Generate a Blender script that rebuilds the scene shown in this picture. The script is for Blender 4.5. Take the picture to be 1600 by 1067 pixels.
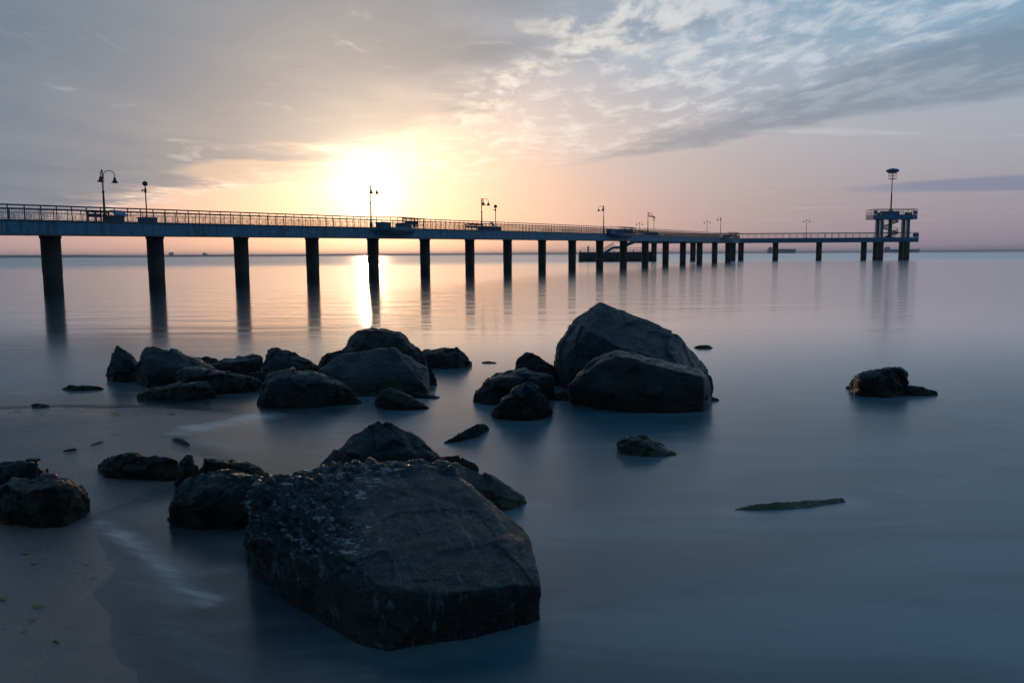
import bpy, bmesh, math, random
import numpy as np
from mathutils import Vector, Matrix, noise

for o in list(bpy.data.objects):
    bpy.data.objects.remove(o)
scene = bpy.context.scene
COL = scene.collection
rnd = random.Random(7)

# ------------------------------------------------------------------ camera
F, CX, CY, H = 1243.0, 800.0, 533.5, 2.6          # focal length and centre in photo pixels, eye height
PITCH, ROLL = math.atan((533.5 - 397.7) / F), -math.radians(.344)
_cp, _sp, _c, _s = math.cos(PITCH), math.sin(PITCH), math.cos(ROLL), math.sin(ROLL)
FW = np.array([0, _cp, -_sp]); _u = np.array([0, _sp, _cp]); _r = np.array([1., 0, 0])
RT = _c * _r + _s * _u; UP = -_s * _r + _c * _u
EYE = np.array([0, 0, H])
cam = bpy.data.cameras.new('camera'); cam_o = bpy.data.objects.new('camera', cam); COL.objects.link(cam_o)
cam.sensor_width = 36; cam.lens = F / 1600 * 36; cam.clip_start = .1; cam.clip_end = 90000
m = Matrix.Identity(4)
for i in range(3):
    m[i][0], m[i][1], m[i][2], m[i][3] = RT[i], UP[i], -FW[i], EYE[i]
cam_o.matrix_world = m
scene.camera = cam_o

def ray(px, py):
    d = RT * (px - CX) / F - UP * (py - CY) / F + FW
    return d
def at(px, py, depth):                 # a point seen at a photo pixel, at a distance (metres along Y)
    d = ray(px, py); return EYE + d * (depth / d[1])
def ground(px, py, z=0.0):
    d = ray(px, py); return EYE + d * ((z - H) / d[2])
def proj(P):
    v = np.asarray(P, float) - EYE; w = v @ FW
    return CX + F * (v @ RT) / w, CY - F * (v @ UP) / w

# ------------------------------------------------------------------ node helpers
class S:
    def __init__(s, t, v): s.t, s.v = t, v
    def _m(s, op, *a):
        n = s.t.nodes.new('ShaderNodeMath'); n.operation = op
        for i, x in enumerate((s,) + a):
            x = x.v if isinstance(x, S) else x
            if isinstance(x, (int, float)): n.inputs[i].default_value = x
            else: s.t.links.new(x, n.inputs[i])
        return S(s.t, n.outputs[0])
    def __add__(s, o): return s._m('ADD', o)
    __radd__ = __add__
    def __sub__(s, o): return s._m('SUBTRACT', o)
    def __rsub__(s, o): return S(s.t, float(o))._m('SUBTRACT', s)
    def __mul__(s, o): return s._m('MULTIPLY', o)
    __rmul__ = __mul__
    def __truediv__(s, o): return s._m('DIVIDE', o)
    def __rtruediv__(s, o): return S(s.t, float(o))._m('DIVIDE', s)
    def mx(s, o): return s._m('MAXIMUM', o)
    def mn(s, o): return s._m('MINIMUM', o)
    def pw(s, o): return s._m('POWER', o)
    def exp(s): return s._m('EXPONENT')
    def acos(s): return s._m('ARCCOSINE')
    def abs(s): return s._m('ABSOLUTE')
    def step(s, a, b):                  # smoothstep from a to b (a may exceed b)
        if a > b: return 1.0 - s.step(b, a)
        n = s.t.nodes.new('ShaderNodeMapRange'); n.interpolation_type = 'SMOOTHSTEP'
        s.t.links.new(s.v, n.inputs[0]); n.inputs[1].default_value = a; n.inputs[2].default_value = b
        return S(s.t, n.outputs[0])
def vec(t, x, y, z):
    n = t.nodes.new('ShaderNodeCombineXYZ')
    for i, a in enumerate((x, y, z)):
        a = a.v if isinstance(a, S) else a
        if isinstance(a, (int, float)): n.inputs[i].default_value = a
        else: t.links.new(a, n.inputs[i])
    return n.outputs[0]
def sep(t, v):
    n = t.nodes.new('ShaderNodeSeparateXYZ'); t.links.new(v, n.inputs[0])
    return [S(t, n.outputs[i]) for i in range(3)]
def nz(t, v, scale, detail=4, rough=.55, dist=0.0):
    n = t.nodes.new('ShaderNodeTexNoise'); n.inputs['Scale'].default_value = scale
    n.inputs['Detail'].default_value = detail; n.inputs['Roughness'].default_value = rough
    n.inputs['Distortion'].default_value = dist
    if v is not None: t.links.new(v, n.inputs['Vector'])
    return S(t, n.outputs['Fac'])
def mixc(t, f, a, b, mode='MIX'):
    n = t.nodes.new('ShaderNodeMix'); n.data_type = 'RGBA'; n.blend_type = mode
    for i, x in ((0, f), (6, a), (7, b)):
        x = x.v if isinstance(x, S) else x
        if isinstance(x, (int, float)): n.inputs[i].default_value = x
        elif isinstance(x, tuple): n.inputs[i].default_value = (*x, 1)
        else: t.links.new(x, n.inputs[i])
    return n.outputs[2]

# ------------------------------------------------------------------ world: dawn sky with cloud layers
SUN = ray(576, 300); SUN = SUN / np.linalg.norm(SUN)
SUN_EL = math.asin(SUN[2]); SUN_AZ = math.atan2(SUN[0], SUN[1])
world = bpy.data.worlds.new('World'); scene.world = world; world.use_nodes = True
t = world.node_tree; t.nodes.clear()
tc = t.nodes.new('ShaderNodeTexCoord'); D = tc.outputs['Generated']
dx, dy, dz = sep(t, D)
el = dz.mx(0.0)
dotn = t.nodes.new('ShaderNodeVectorMath'); dotn.operation = 'DOT_PRODUCT'
t.links.new(D, dotn.inputs[0]); dotn.inputs[1].default_value = tuple(SUN)
ang = S(t, dotn.outputs['Value']).mn(.999999).acos()
sky = t.nodes.new('ShaderNodeTexSky'); sky.sky_type = 'NISHITA'; sky.sun_disc = False
sky.sun_elevation = SUN_EL; sky.sun_rotation = SUN_AZ; sky.air_density = 1.2; sky.dust_density = 2.0
nish = mixc(t, 1.0, sky.outputs[0], (.05, .05, .05), 'MULTIPLY')
# thin veil of morning moisture: lilac low down, slate blue higher up
ramp = t.nodes.new('ShaderNodeValToRGB'); t.links.new(el.v, ramp.inputs[0])
cr = ramp.color_ramp; cr.elements[0].position = 0; cr.elements[0].color = (.28, .275, .38, 1)
cr.elements[1].position = 1; cr.elements[1].color = (.085, .27, .47, 1)
for p_, c_ in ((.06, (.33, .335, .43)), (.14, (.40, .45, .55)), (.24, (.24, .42, .60)), (.5, (.14, .36, .61))):
    e = cr.elements.new(p_); e.color = (*c_, 1)
clear = mixc(t, .75, nish, ramp.outputs[0])
warm_f = (ang * -4.5).exp() * .76
low = (el * -6.0).exp()
def addc(a, f, c):
    return mixc(t, 1.0, a, mixc(t, f, (0, 0, 0), c), 'ADD')
clear = addc(clear, warm_f * (low * .75 + .25), (1.25, .52, .13))
# cloud plane
iz = 1.0 / (dz.mx(0.0) + .012)
px_, py_ = dx * iz, dy * iz
P2 = vec(t, px_, py_, 0.0)
wob = nz(t, P2, .55, 5, .6) - .5
wob2 = nz(t, vec(t, px_ * 1.0 + 7.3, py_ * .7, 2.0), 1.6, 5, .62) - .5
wl = wob * 2.0 + wob2 * 1.0
b1 = (px_ + py_ * .39 - 1.75 + wl * 1.1).step(.55, -.95)
b1b = (py_ + px_ * 1.15 - 5.7 + wl * 2.4).step(.7, -1.3)
bank = b1 * b1b
edge1 = (1.0 - ((px_ + py_ * .39 - 1.75 + wl * .9) * 3.2).abs()).mx(0.0)
edge1 = edge1 * b1b + (1.0 - ((py_ + px_ * 1.15 - 5.8 + wl * 2.2) * 1.5).abs()).mx(0.0) * b1
bank2 = (px_ + py_ * .3 - 3.0 + wl * .7).step(-.25, .30) * (px_ + py_ * .787 - 6.95 + wl * 1.2).step(.35, -.35)
puff = nz(t, vec(t, px_ * 2.6, py_ * 1.25, 0.0), 1.9, 7, .62, .25)
puff2 = nz(t, vec(t, px_ * .8, py_ * .45, 5.0), 1.0, 4, .6)
alto = (puff + (puff2 - .5) * .55).step(.42, .66)
region = (px_ + py_ * .39 - 1.5 + wl * .5).step(-.2, .5) * (px_ + py_ * .787 - 6.3 + wl * 1.6).step(1.3, -1.0)
streak = nz(t, vec(t, px_ * .35, py_ * 1.0, 9.0), 1.2, 5, .6, .4)
near_sun = (ang * -3.2).exp()
fade = (el * 30.0 - .35).mx(0.0).mn(1.0) * (el.step(.85, .35) * .6 + .4)
lit = mixc(t, near_sun, (.46, .57, .71), (1.3, 1.0, .62))
shade = mixc(t, (ang * -6.0).exp() * .7, (.085, .150, .225), (.74, .54, .38))
tex = nz(t, vec(t, px_ * .7, py_ * .5, 3.0), 1.1, 6, .6, .5)
shade = mixc(t, (tex - .38) * 1.2, shade, mixc(t, (ang * -6.0).exp(), (.17, .225, .29), (.98, .72, .48)))
c = clear
c = mixc(t, alto * region * fade * .72, c, lit)
c = mixc(t, streak.step(.60, .78) * fade * .35, c, lit)
c = mixc(t, bank2 * fade * .48, c, shade)
c = mixc(t, bank * fade * .90, c, shade)
c = mixc(t, edge1.mn(1.0) * (puff.step(.42, .60)) * fade * .75, c, lit)
wisp = nz(t, vec(t, px_ * .9, py_ * .55, 11.0), 1.7, 7, .66, .7).step(.60, .72)
c = mixc(t, wisp * fade * .45 * near_sun.mx(.25), c, lit)
# two low cloud bars, given by bearing and height
az = S(t, None)
n = t.nodes.new('ShaderNodeMath'); n.operation = 'ARCTAN2'; t.links.new(dx.v, n.inputs[0]); t.links.new(dy.v, n.inputs[1])
az = S(t, n.outputs[0])
wv = nz(t, vec(t, az * 9.0, el * 60.0, 0.0), 1.5, 5, .6) - .5
def bar(a0, e0, wa, we, amp):
    u = (az - a0) / wa; v = (el - e0 + wv * amp) / we
    return (u * u + v * v).step(1.0, .35)
c = mixc(t, bar(.66, .0715, .30, .0105, .004) * .75, c, (.20, .22, .33))
c = mixc(t, bar(-.30, .097, .105, .016, .018) * .60, c, (.80, .55, .38))
# the veiled sun
c = addc(c, (ang * -6.4).exp() * .40, (1.0, .70, .42))
c = addc(c, (ang * -16.0).exp() * .26, (1.0, .84, .58))
c = addc(c, (ang * -38.0).exp() * 1.4, (1.0, .92, .75))
dim = ang.step(2.3, .75) * .42 + .58                # the sky away from the sunrise is still dusky
c = mixc(t, 1.0, c, vec(t, dim, dim, dim), 'MULTIPLY')
bg = t.nodes.new('ShaderNodeBackground'); bg.inputs[1].default_value = 1.0
t.links.new(c, bg.inputs[0])
wo = t.nodes.new('ShaderNodeOutputWorld'); t.links.new(bg.outputs[0], wo.inputs[0])
world.cycles.sampling_method = 'MANUAL'; world.cycles.sample_map_resolution = 1024

sl = bpy.data.lights.new('sun', 'SUN'); sl.energy = .34; sl.angle = math.radians(.9); sl.color = (1, .62, .32)
so = bpy.data.objects.new('sun', sl); COL.objects.link(so)
so.rotation_euler = Vector(SUN).to_track_quat('Z', 'Y').to_euler(); so.location = (0, 0, 50)
vs = scene.view_settings; vs.view_transform = 'Standard'; vs.look = 'None'; vs.exposure = .12; vs.gamma = 1; vs.use_curve_mapping = False
scene.render.engine = 'CYCLES'
scene.cycles.use_denoising = True; scene.cycles.max_bounces = 6; scene.cycles.volume_bounces = 0
scene.cycles.sample_clamp_indirect = 6; scene.cycles.caustics_reflective = False

# ------------------------------------------------------------------ materials
def mat(name, col, rough=.6, metal=0.0, var=.25, scale=3.0, bump=.0, bscale=20.0, fn=None, spec=.5):
    M = bpy.data.materials.new(name); M.use_nodes = True
    t = M.node_tree; b = t.nodes['Principled BSDF']
    g = t.nodes.new('ShaderNodeNewGeometry'); pos = g.outputs['Position']
    n1 = nz(t, pos, scale, 5, .6)
    f = (n1 - .5) * 2 * var + 1.0
    v = vec(t, f, f, f)
    out = mixc(t, 1.0, col, v, 'MULTIPLY')
    if fn: out = fn(t, pos, out, b)
    t.links.new(out, b.inputs['Base Color'])
    b.inputs['Roughness'].default_value = rough; b.inputs['Metallic'].default_value = metal
    b.inputs['Specular IOR Level'].default_value = spec
    if bump:
        bn = t.nodes.new('ShaderNodeBump'); bn.inputs['Strength'].default_value = bump; bn.inputs['Distance'].default_value = .02
        t.links.new(nz(t, pos, bscale, 6, .65).v, bn.inputs['Height']); t.links.new(bn.outputs[0], b.inputs['Normal'])
    return M

def streaks(t, pos, c, b):              # rain streaks running down painted concrete
    x, y, z = sep(t, pos)
    s = nz(t, vec(t, x * 1.0, y * 1.0, z * .12), 2.6, 4, .7)
    return mixc(t, s.step(.47, .64) * .75, c, (.03, .06, .08))
def tidal(t, pos, c, b):                # weed and damp staining near the waterline
    x, y, z = sep(t, pos)
    w = nz(t, pos, 1.2, 4, .6)
    return mixc(t, (z + (w - .5) * .8).step(1.7, .7) * .75, c, (.018, .024, .022))
M_FASCIA = mat('painted_concrete', (.045, .23, .40), .55, var=.3, scale=.8, fn=streaks)
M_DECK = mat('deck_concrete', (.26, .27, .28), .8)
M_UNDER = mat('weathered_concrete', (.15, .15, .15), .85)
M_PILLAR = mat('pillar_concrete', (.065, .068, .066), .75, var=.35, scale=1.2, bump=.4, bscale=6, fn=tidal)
M_RAIL = mat('railing_paint', (.07, .095, .15), .45)
M_IRON = mat('dark_iron', (.03, .03, .035), .4, .3)
M_POLE = mat('lamp_pole_paint', (.06, .06, .065), .4, .2)
M_GLASS = mat('lamp_glass', (.5, .48, .42), .2)
M_BLUE = mat('blue_paint', (.035, .15, .29), .5, var=.2)
M_BLUE2 = mat('bright_blue_paint', (.05, .22, .45), .4, var=.15)
M_SOIL = mat('planter_soil', (.05, .04, .03), .9)
M_HULL = mat('ship_hull', (.05, .06, .10), .6)
M_SHIPW = mat('ship_superstructure', (.26, .26, .28), .6)
M_STAGE = mat('landing_stage_concrete', (.07, .075, .08), .8, fn=tidal)
M_LAND = mat('far_shore', (.05, .055, .05), .9)
M_BLD = mat('far_building', (.16, .155, .16), .8)
M_RUST = mat('rusty_iron', (.045, .025, .018), .8)
M_LEAF = mat('leaf_green', (.17, .17, .03), .6)
M_WEED = mat('sea_lettuce', (.022, .05, .010), .5, var=.4, scale=30)
M_WOOD = mat('wet_driftwood', (.035, .028, .022), .5, bump=.5)

def rock_fn(t, pos, c, b):
    oi = t.nodes.new('ShaderNodeObjectInfo'); ov = S(t, oi.outputs['Random'])
    c = mixc(t, 1.0, c, vec(t, ov * .55 + .65, ov * .38 + .68, ov * .30 + .70), 'MULTIPLY')
    x, y, z = sep(t, pos)
    n1 = nz(t, pos, 2.2, 6, .65); n2 = nz(t, vec(t, x * 1.0, y * 1.0, z * 3.5), 4.5, 7, .7, .6)
    n3 = nz(t, pos, 38, 4, .7)
    c = mixc(t, n1.step(.45, .70) * .6, c, (.048, .084, .100))
    c = mixc(t, n2.step(.50, .62) * .8, c, (.020, .026, .030))
    c = mixc(t, n3.step(.58, .72) * .5, c, (.30, .34, .36))
    wet = (z + (n1 - .5) * .35).step(.50, .20)
    c = mixc(t, wet * .93, c, (.009, .010, .008))
    alg = wet * n2.step(.50, .60) * (z).step(-.02, .05)
    c = mixc(t, alg * .55, c, (.020, .032, .008))
    r = (n1 * .30 + n2 * .26 + .02)
    t.links.new(r.v, b.inputs['Roughness'])
    return c
def rock_mat(name, col, bump=1.0):
    M = mat(name, col, .45, var=.3, scale=1.5, bump=0, fn=rock_fn)
    t = M.node_tree; b = t.nodes['Principled BSDF']
    g = t.nodes.new('ShaderNodeNewGeometry'); pos = g.outputs['Position']
    x, y, z = sep(t, pos)
    hgt = nz(t, pos, 14, 8, .7, .3) * .7 + nz(t, vec(t, x, y * 1.0, z * 4.0), 9, 6, .65, .8) * .6 + nz(t, pos, 60, 4, .7) * .25
    bn = t.nodes.new('ShaderNodeBump'); bn.inputs['Strength'].default_value = bump; bn.inputs['Distance'].default_value = .11
    t.links.new(hgt.v, bn.inputs['Height']); t.links.new(bn.outputs[0], b.inputs['Normal'])
    return M
M_ROCK = rock_mat('wet_slate', (.020, .058, .080))
# the foreground boulder: same slate, with long scratches and pale broken crystals on its shattered side
M_HERO = rock_mat('scored_slate', (.026, .074, .100))
t = M_HERO.node_tree; b = t.nodes['Principled BSDF']; src = b.inputs['Base Color'].links[0].from_socket
g = t.nodes.new('ShaderNodeNewGeometry'); pos = g.outputs['Position']; x, y, z = sep(t, pos)
scr = nz(t, vec(t, x * 9.0 + y * 3.6, (y - x * .4) * .8, z * 2.0), 2.2, 6, .7, .3)
cc = mixc(t, scr.step(.50, .60) * .65, src, (.016, .026, .034))
cc = mixc(t, scr.step(.43, .36) * .55, cc, (.20, .28, .32))
chip = nz(t, vec(t, x * 1.0, y * 1.6, z * 2.2), 11.0, 4, .6, .6).step(.58, .63) * (x * -1.0 - .93 + (nz(t, pos, 2.5, 3) - .5) * .6).step(0.0, .25) * z.step(.28, .45)
cc = mixc(t, chip * .85, cc, (.50, .58, .64))
t.links.new(cc, b.inputs['Base Color'])
old = b.inputs['Normal'].links[0].from_socket
bn = t.nodes.new('ShaderNodeBump'); bn.inputs['Strength'].default_value = .8; bn.inputs['Distance'].default_value = .06
t.links.new(scr.v, bn.inputs['Height']); t.links.new(old, bn.inputs['Normal']); t.links.new(bn.outputs[0], b.inputs['Normal'])
M_ROCKB = rock_mat('brown_slate', (.034, .048, .054))
M_ROCKC = rock_mat('blue_slate', (.030, .084, .116))
def algae_fn(t, pos, c, b):
    c = rock_fn(t, pos, c, b)
    x, y, z = sep(t, pos); n1 = nz(t, pos, 9, 5, .65)
    return mixc(t, (n1 + (z * -1.6)).step(.30, .52) * .85, c, (.022, .050, .010))
M_ALGAE = mat('algae_rock', (.045, .045, .045), .5, bump=.8, bscale=30, fn=algae_fn)

# ------------------------------------------------------------------ mesh helpers
class MB:
    def __init__(s): s.v, s.f = [], []
    def add(s, vs, fs):
        k = len(s.v); s.v += [tuple(map(float, p)) for p in vs]; s.f += [tuple(i + k for i in f) for f in fs]; return s
    def box(s, c, sx, sy, sz, ax=None, ay=None, az_=None):      # centre, full sizes, optional axes
        c = np.asarray(c, float); ax = np.array([1., 0, 0]) if ax is None else ax
        ay = np.array([0, 1., 0]) if ay is None else ay; az_ = np.array([0, 0, 1.]) if az_ is None else az_
        vs = [c + ax * sx / 2 * i + ay * sy / 2 * j + az_ * sz / 2 * k for k in (-1, 1) for j in (-1, 1) for i in (-1, 1)]
        return s.add(vs, [(0, 2, 3, 1), (4, 5, 7, 6), (0, 1, 5, 4), (2, 6, 7, 3), (0, 4, 6, 2), (1, 3, 7, 5)])
    def bar(s, a, b, w, h=None):        # rectangular bar from a to b
        a, b = np.asarray(a, float), np.asarray(b, float); d = b - a; L = np.linalg.norm(d); d = d / L
        up = np.array([0, 0, 1.]) if abs(d[2]) < .9 else np.array([1., 0, 0])
        x = np.cross(d, up); x /= np.linalg.norm(x); y = np.cross(x, d)
        return s.box((a + b) / 2, w, L, h or w, x, d, y)
    def tube(s, pts, rad, n=8, cap=True):
        pts = [np.asarray(p, float) for p in pts]; k0 = len(s.v)
        rs = rad if hasattr(rad, '__len__') else [rad] * len(pts)
        ref = None
        for i, p in enumerate(pts):
            d = pts[min(i + 1, len(pts) - 1)] - pts[max(i - 1, 0)]; d = d / (np.linalg.norm(d) + 1e-9)
            if ref is None: ref = np.array([1., 0, 0]) if abs(d[0]) < .8 else np.array([0, 0, 1.])
            x = np.cross(d, ref); x /= np.linalg.norm(x) + 1e-9; y = np.cross(d, x); ref = np.cross(x, d) if False else ref
            for j in range(n):
                a = 2 * math.pi * j / n; s.v.append(tuple(p + (x * math.cos(a) + y * math.sin(a)) * rs[i]))
        for i in range(len(pts) - 1):
            for j in range(n):
                a, b = k0 + i * n + j, k0 + i * n + (j + 1) % n; s.f.append((a, b, b + n, a + n))
        if cap:
            s.f.append(tuple(k0 + j for j in range(n))[::-1]); s.f.append(tuple(k0 + (len(pts) - 1) * n + j for j in range(n)))
        return s
    def lathe(s, c, prof, n=14):        # profile of (radius, z) turned about a vertical axis at c
        return s.tube([(c[0], c[1], c[2] + z) for r, z in prof], [max(r, .002) for r, z in prof], n)
    def prism(s, poly, z0, z1):         # poly of (x, y); z0, z1 numbers or per-point lists
        n = len(poly); a = z0 if hasattr(z0, '__len__') else [z0] * n; b = z1 if hasattr(z1, '__len__') else [z1] * n
        return s.add([(p[0], p[1], a[i]) for i, p in enumerate(poly)] + [(p[0], p[1], b[i]) for i, p in enumerate(poly)],
                     [tuple(range(n))[::-1], tuple(range(n, 2 * n))] + [(i, (i + 1) % n, n + (i + 1) % n, n + i) for i in range(n)])
    def build(s, name, M, parent=None, smooth=False, kind=None):
        og = np.array(ORG.get(parent.name, (0, 0, 0))) if parent else np.zeros(3)
        me = bpy.data.meshes.new(name); me.from_pydata([tuple(np.array(p) - og) for p in s.v], [], s.f)
        bm = bmesh.new(); bm.from_mesh(me); bmesh.ops.recalc_face_normals(bm, faces=bm.faces); bm.to_mesh(me); bm.free()
        if smooth: me.shade_smooth()
        me.materials.append(M)
        o = bpy.data.objects.new(name, me); COL.objects.link(o)
        if parent: o.parent = parent; ORG[o.name] = tuple(og)
        if kind: o['kind'] = kind
        return o
ORG = {}
def tag(o, label, cat, group=None):
    o['label'] = label; o['category'] = cat
    if group: o['group'] = group
    return o
def thing(name, loc, label, cat, group=None):
    o = bpy.data.objects.new(name, None); COL.objects.link(o); o.location = tuple(map(float, loc)); ORG[o.name] = tuple(map(float, loc))
    o.empty_display_size = .2
    return tag(o, label, cat, group)
def structure(o): o['kind'] = 'structure'; return o

# ------------------------------------------------------------------ beach and sea
shore_px = [(0, 640), (60, 638), (130, 636), (220, 637), (300, 640), (372, 647), (330, 656), (285, 664), (262, 676), (268, 692), (290, 706),
            (330, 730), (300, 752), (262, 762), (215, 780), (165, 795), (120, 815), (125, 845), (165, 868), (185, 890), (190, 905), (180, 925), (165, 950), (170, 985), (185, 1030), (200, 1066)]
poly = [(-60, 17.0), (-25, 14.8)] + [tuple(ground(*q)[:2]) for q in shore_px] + [(-1.6, 3.2), (.5, 1.8), (6, .2), (30, -4), (60, -8), (60, -60), (-60, -60)]
poly = np.array(poly)
def shore_sd(X, Y):                     # signed distance to the shoreline, positive on the sand
    d = np.full(X.shape, 1e9); ins = np.zeros(X.shape, bool); n = len(poly)
    for i in range(n):
        a, b = poly[i], poly[(i + 1) % n]; e = b - a
        tt = np.clip(((X - a[0]) * e[0] + (Y - a[1]) * e[1]) / (e @ e), 0, 1)
        d = np.minimum(d, np.hypot(X - a[0] - tt * e[0], Y - a[1] - tt * e[1]))
        c_ = (a[1] > Y) != (b[1] > Y)
        with np.errstate(divide='ignore', invalid='ignore'):
            ins ^= c_ & (X < (b[0] - a[0]) * (Y - a[1]) / (b[1] - a[1] + 1e-12) + a[0])
    return np.where(ins, d, -d)
def bed(X, Y):
    X, Y = np.asarray(X, float), np.asarray(Y, float)
    sd = shore_sd(X, Y)
    n = np.array([noise.fractal(Vector((x * .9, y * .9, 0)), 1, 2, 3) for x, y in zip(X.ravel(), Y.ravel())]).reshape(X.shape)
    z = np.where(sd > 0, .22 * (1 - np.exp(-sd * .30)) + .012 * np.maximum(sd - 6, 0), -.9 * (1 - np.exp(sd * .11)))
    return z + n * .016 * np.clip(1.2 - np.abs(sd) * .1, .3, 1)
def grid_mesh(name, xs, ys, zf, M):
    X, Y = np.meshgrid(xs, ys); Z = zf(X, Y)
    v = np.stack([X.ravel(), Y.ravel(), Z.ravel()], 1); nx, ny = len(xs), len(ys)
    f = [(j * nx + i, j * nx + i + 1, (j + 1) * nx + i + 1, (j + 1) * nx + i) for j in range(ny - 1) for i in range(nx - 1)]
    me = bpy.data.meshes.new(name); me.from_pydata(v.tolist(), [], f); me.shade_smooth(); me.materials.append(M)
    o = bpy.data.objects.new(name, me); COL.objects.link(o); return o
def sand_fn(t, pos, c, b):
    x, y, z = sep(t, pos); n1 = nz(t, pos, .9, 5, .6); n2 = nz(t, pos, 120, 3, .7); n3 = nz(t, vec(t, x * 1.0, y * 2.2, 0.0), 1.6, 4, .6, 1.2)
    c = mixc(t, n1.step(.42, .66) * .6, c, (.26, .165, .135))
    c = mixc(t, n3.step(.50, .70) * .55, c, (.11, .115, .13))
    c = mixc(t, n2.step(.60, .78) * .5, c, (.34, .31, .29))
    wet = z.step(.17, .03)
    c = mixc(t, wet * .5, c, (.095, .09, .10))
    t.links.new((.62 - wet * .36).v, b.inputs['Roughness'])
    return c
M_SAND = mat('wet_sand', (.200, .155, .150), .5, var=.3, bump=.6, bscale=32, fn=sand_fn)
xs = np.concatenate([np.linspace(-60, -14, 20)[:-1], np.arange(-14, 3, .09), np.linspace(3, 60, 24)])
ys = np.concatenate([np.linspace(-60, 2.4, 20)[:-1], np.arange(2.4, 19.5, .09), np.linspace(19.5, 45, 14)])
beach = structure(grid_mesh('beach', xs, ys, bed, M_SAND))

# the sea: one sheet, fine near the eye, reaching past the horizon
angs = np.concatenate([np.radians(np.arange(-180, -46, 6.0)), np.radians(np.arange(-46, 0, .25)), np.radians(np.arange(0, 46.01, .4)), np.radians(np.arange(52, 180.1, 6.0))])
rads = np.concatenate([np.arange(.6, 4.4, .2), np.arange(4.4, 9, .045), np.arange(9, 20, .11), np.geomspace(20, 46000, 90)])
A, Rr = np.meshgrid(angs, rads); SX, SY = np.sin(A) * Rr, np.cos(A) * Rr
near = Rr < 40
dep = np.full(SX.shape, .9); dep[near] = -bed(SX[near], SY[near])
na = len(angs)
foam_sheen = np.zeros(SX.shape)  # white swash foam, plus the sky's shine on the shallows painted as pale colour
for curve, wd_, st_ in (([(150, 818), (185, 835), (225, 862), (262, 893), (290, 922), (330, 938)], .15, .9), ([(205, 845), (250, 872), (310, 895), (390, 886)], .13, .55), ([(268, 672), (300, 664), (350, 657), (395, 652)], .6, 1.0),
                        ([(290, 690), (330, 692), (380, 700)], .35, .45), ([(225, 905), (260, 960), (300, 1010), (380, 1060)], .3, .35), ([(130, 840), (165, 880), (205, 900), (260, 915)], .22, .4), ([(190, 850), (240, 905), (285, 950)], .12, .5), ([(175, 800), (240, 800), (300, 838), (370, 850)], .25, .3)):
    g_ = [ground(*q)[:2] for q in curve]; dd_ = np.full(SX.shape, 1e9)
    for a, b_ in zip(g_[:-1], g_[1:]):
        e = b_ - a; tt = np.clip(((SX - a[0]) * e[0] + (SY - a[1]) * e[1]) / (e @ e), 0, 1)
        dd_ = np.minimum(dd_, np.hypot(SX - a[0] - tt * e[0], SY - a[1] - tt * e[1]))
    foam_sheen = np.maximum(foam_sheen, st_ * np.exp(-(dd_ / wd_) ** 2))
me = bpy.data.meshes.new('sea')
me.from_pydata(np.stack([SX.ravel(), SY.ravel(), np.zeros(SX.size)], 1).tolist(), [],
               [(j * na + i, j * na + i + 1, (j + 1) * na + i + 1, (j + 1) * na + i) for j in range(len(rads) - 1) for i in range(na - 1)])
me.attributes.new('depth', 'FLOAT', 'POINT').data.foreach_set('value', dep.ravel().astype(np.float32))
me.attributes.new('foam_sheen', 'FLOAT', 'POINT').data.foreach_set('value', foam_sheen.ravel().astype(np.float32))
M_SEA = bpy.data.materials.new('sea_water'); M_SEA.use_nodes = True
t = M_SEA.node_tree; b = t.nodes['Principled BSDF']; mo = t.nodes['Material Output']
g = t.nodes.new('ShaderNodeNewGeometry'); pos = g.outputs['Position']; x, y, z = sep(t, pos)
at_n = t.nodes.new('ShaderNodeAttribute'); at_n.attribute_name = 'depth'; dpt = S(t, at_n.outputs['Fac'])
swirl = nz(t, vec(t, x * .55, y * 1.3, 0.0), .9, 5, .6, 1.4)
mist = nz(t, vec(t, x * .30, y * .95, 4.0), .9, 6, .62, .9)
wind = (y + x * -.18 + (nz(t, vec(t, x * .01, y * .03, 0.0), 1.0, 3) - .5) * 90).step(150, 310)
close = y.step(30, 8)
body = mixc(t, mist.step(.38, .66) * close, (.010, .086, .130), (.066, .165, .215))
fo_n = t.nodes.new('ShaderNodeAttribute'); fo_n.attribute_name = 'foam_sheen'; fo = S(t, fo_n.outputs['Fac'])
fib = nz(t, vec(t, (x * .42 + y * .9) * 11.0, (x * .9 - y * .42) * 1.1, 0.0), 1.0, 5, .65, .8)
surf_sheen = (dpt.step(.30, .02) * swirl.step(.45, .70) * .35).mx(fo * (fib.step(.25, .72) * .45 + .45) * (swirl * 1.1 + .6)).mn(1.0)
body = mixc(t, surf_sheen * .95, body, (.74, .74, .76))
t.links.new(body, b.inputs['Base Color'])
b.inputs['IOR'].default_value = 1.55
rgh = .13 + close * .20 + wind * .17
t.links.new(rgh.v, b.inputs['Roughness'])
rip = nz(t, vec(t, x * .10, y * .45, 0.0), 1.0, 5, .6, .3) * .8 + nz(t, vec(t, x * .25, y * 1.4, 1.0), 1.0, 3, .6) * .22
bn = t.nodes.new('ShaderNodeBump'); bn.inputs['Distance'].default_value = 1.0
t.links.new(((y.step(12, 60)) * .10 + .010 + wind * .02).v, bn.inputs['Strength']); t.links.new(rip.v, bn.inputs['Height'])
t.links.new(bn.outputs[0], b.inputs['Normal'])
fr = t.nodes.new('ShaderNodeFresnel'); fr.inputs[0].default_value = 1.333
gl = t.nodes.new('ShaderNodeBsdfGlossy'); gl.inputs['Roughness'].default_value = .22
tr = t.nodes.new('ShaderNodeBsdfTransparent'); tr.inputs[0].default_value = (.86, .90, .92, 1)
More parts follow.
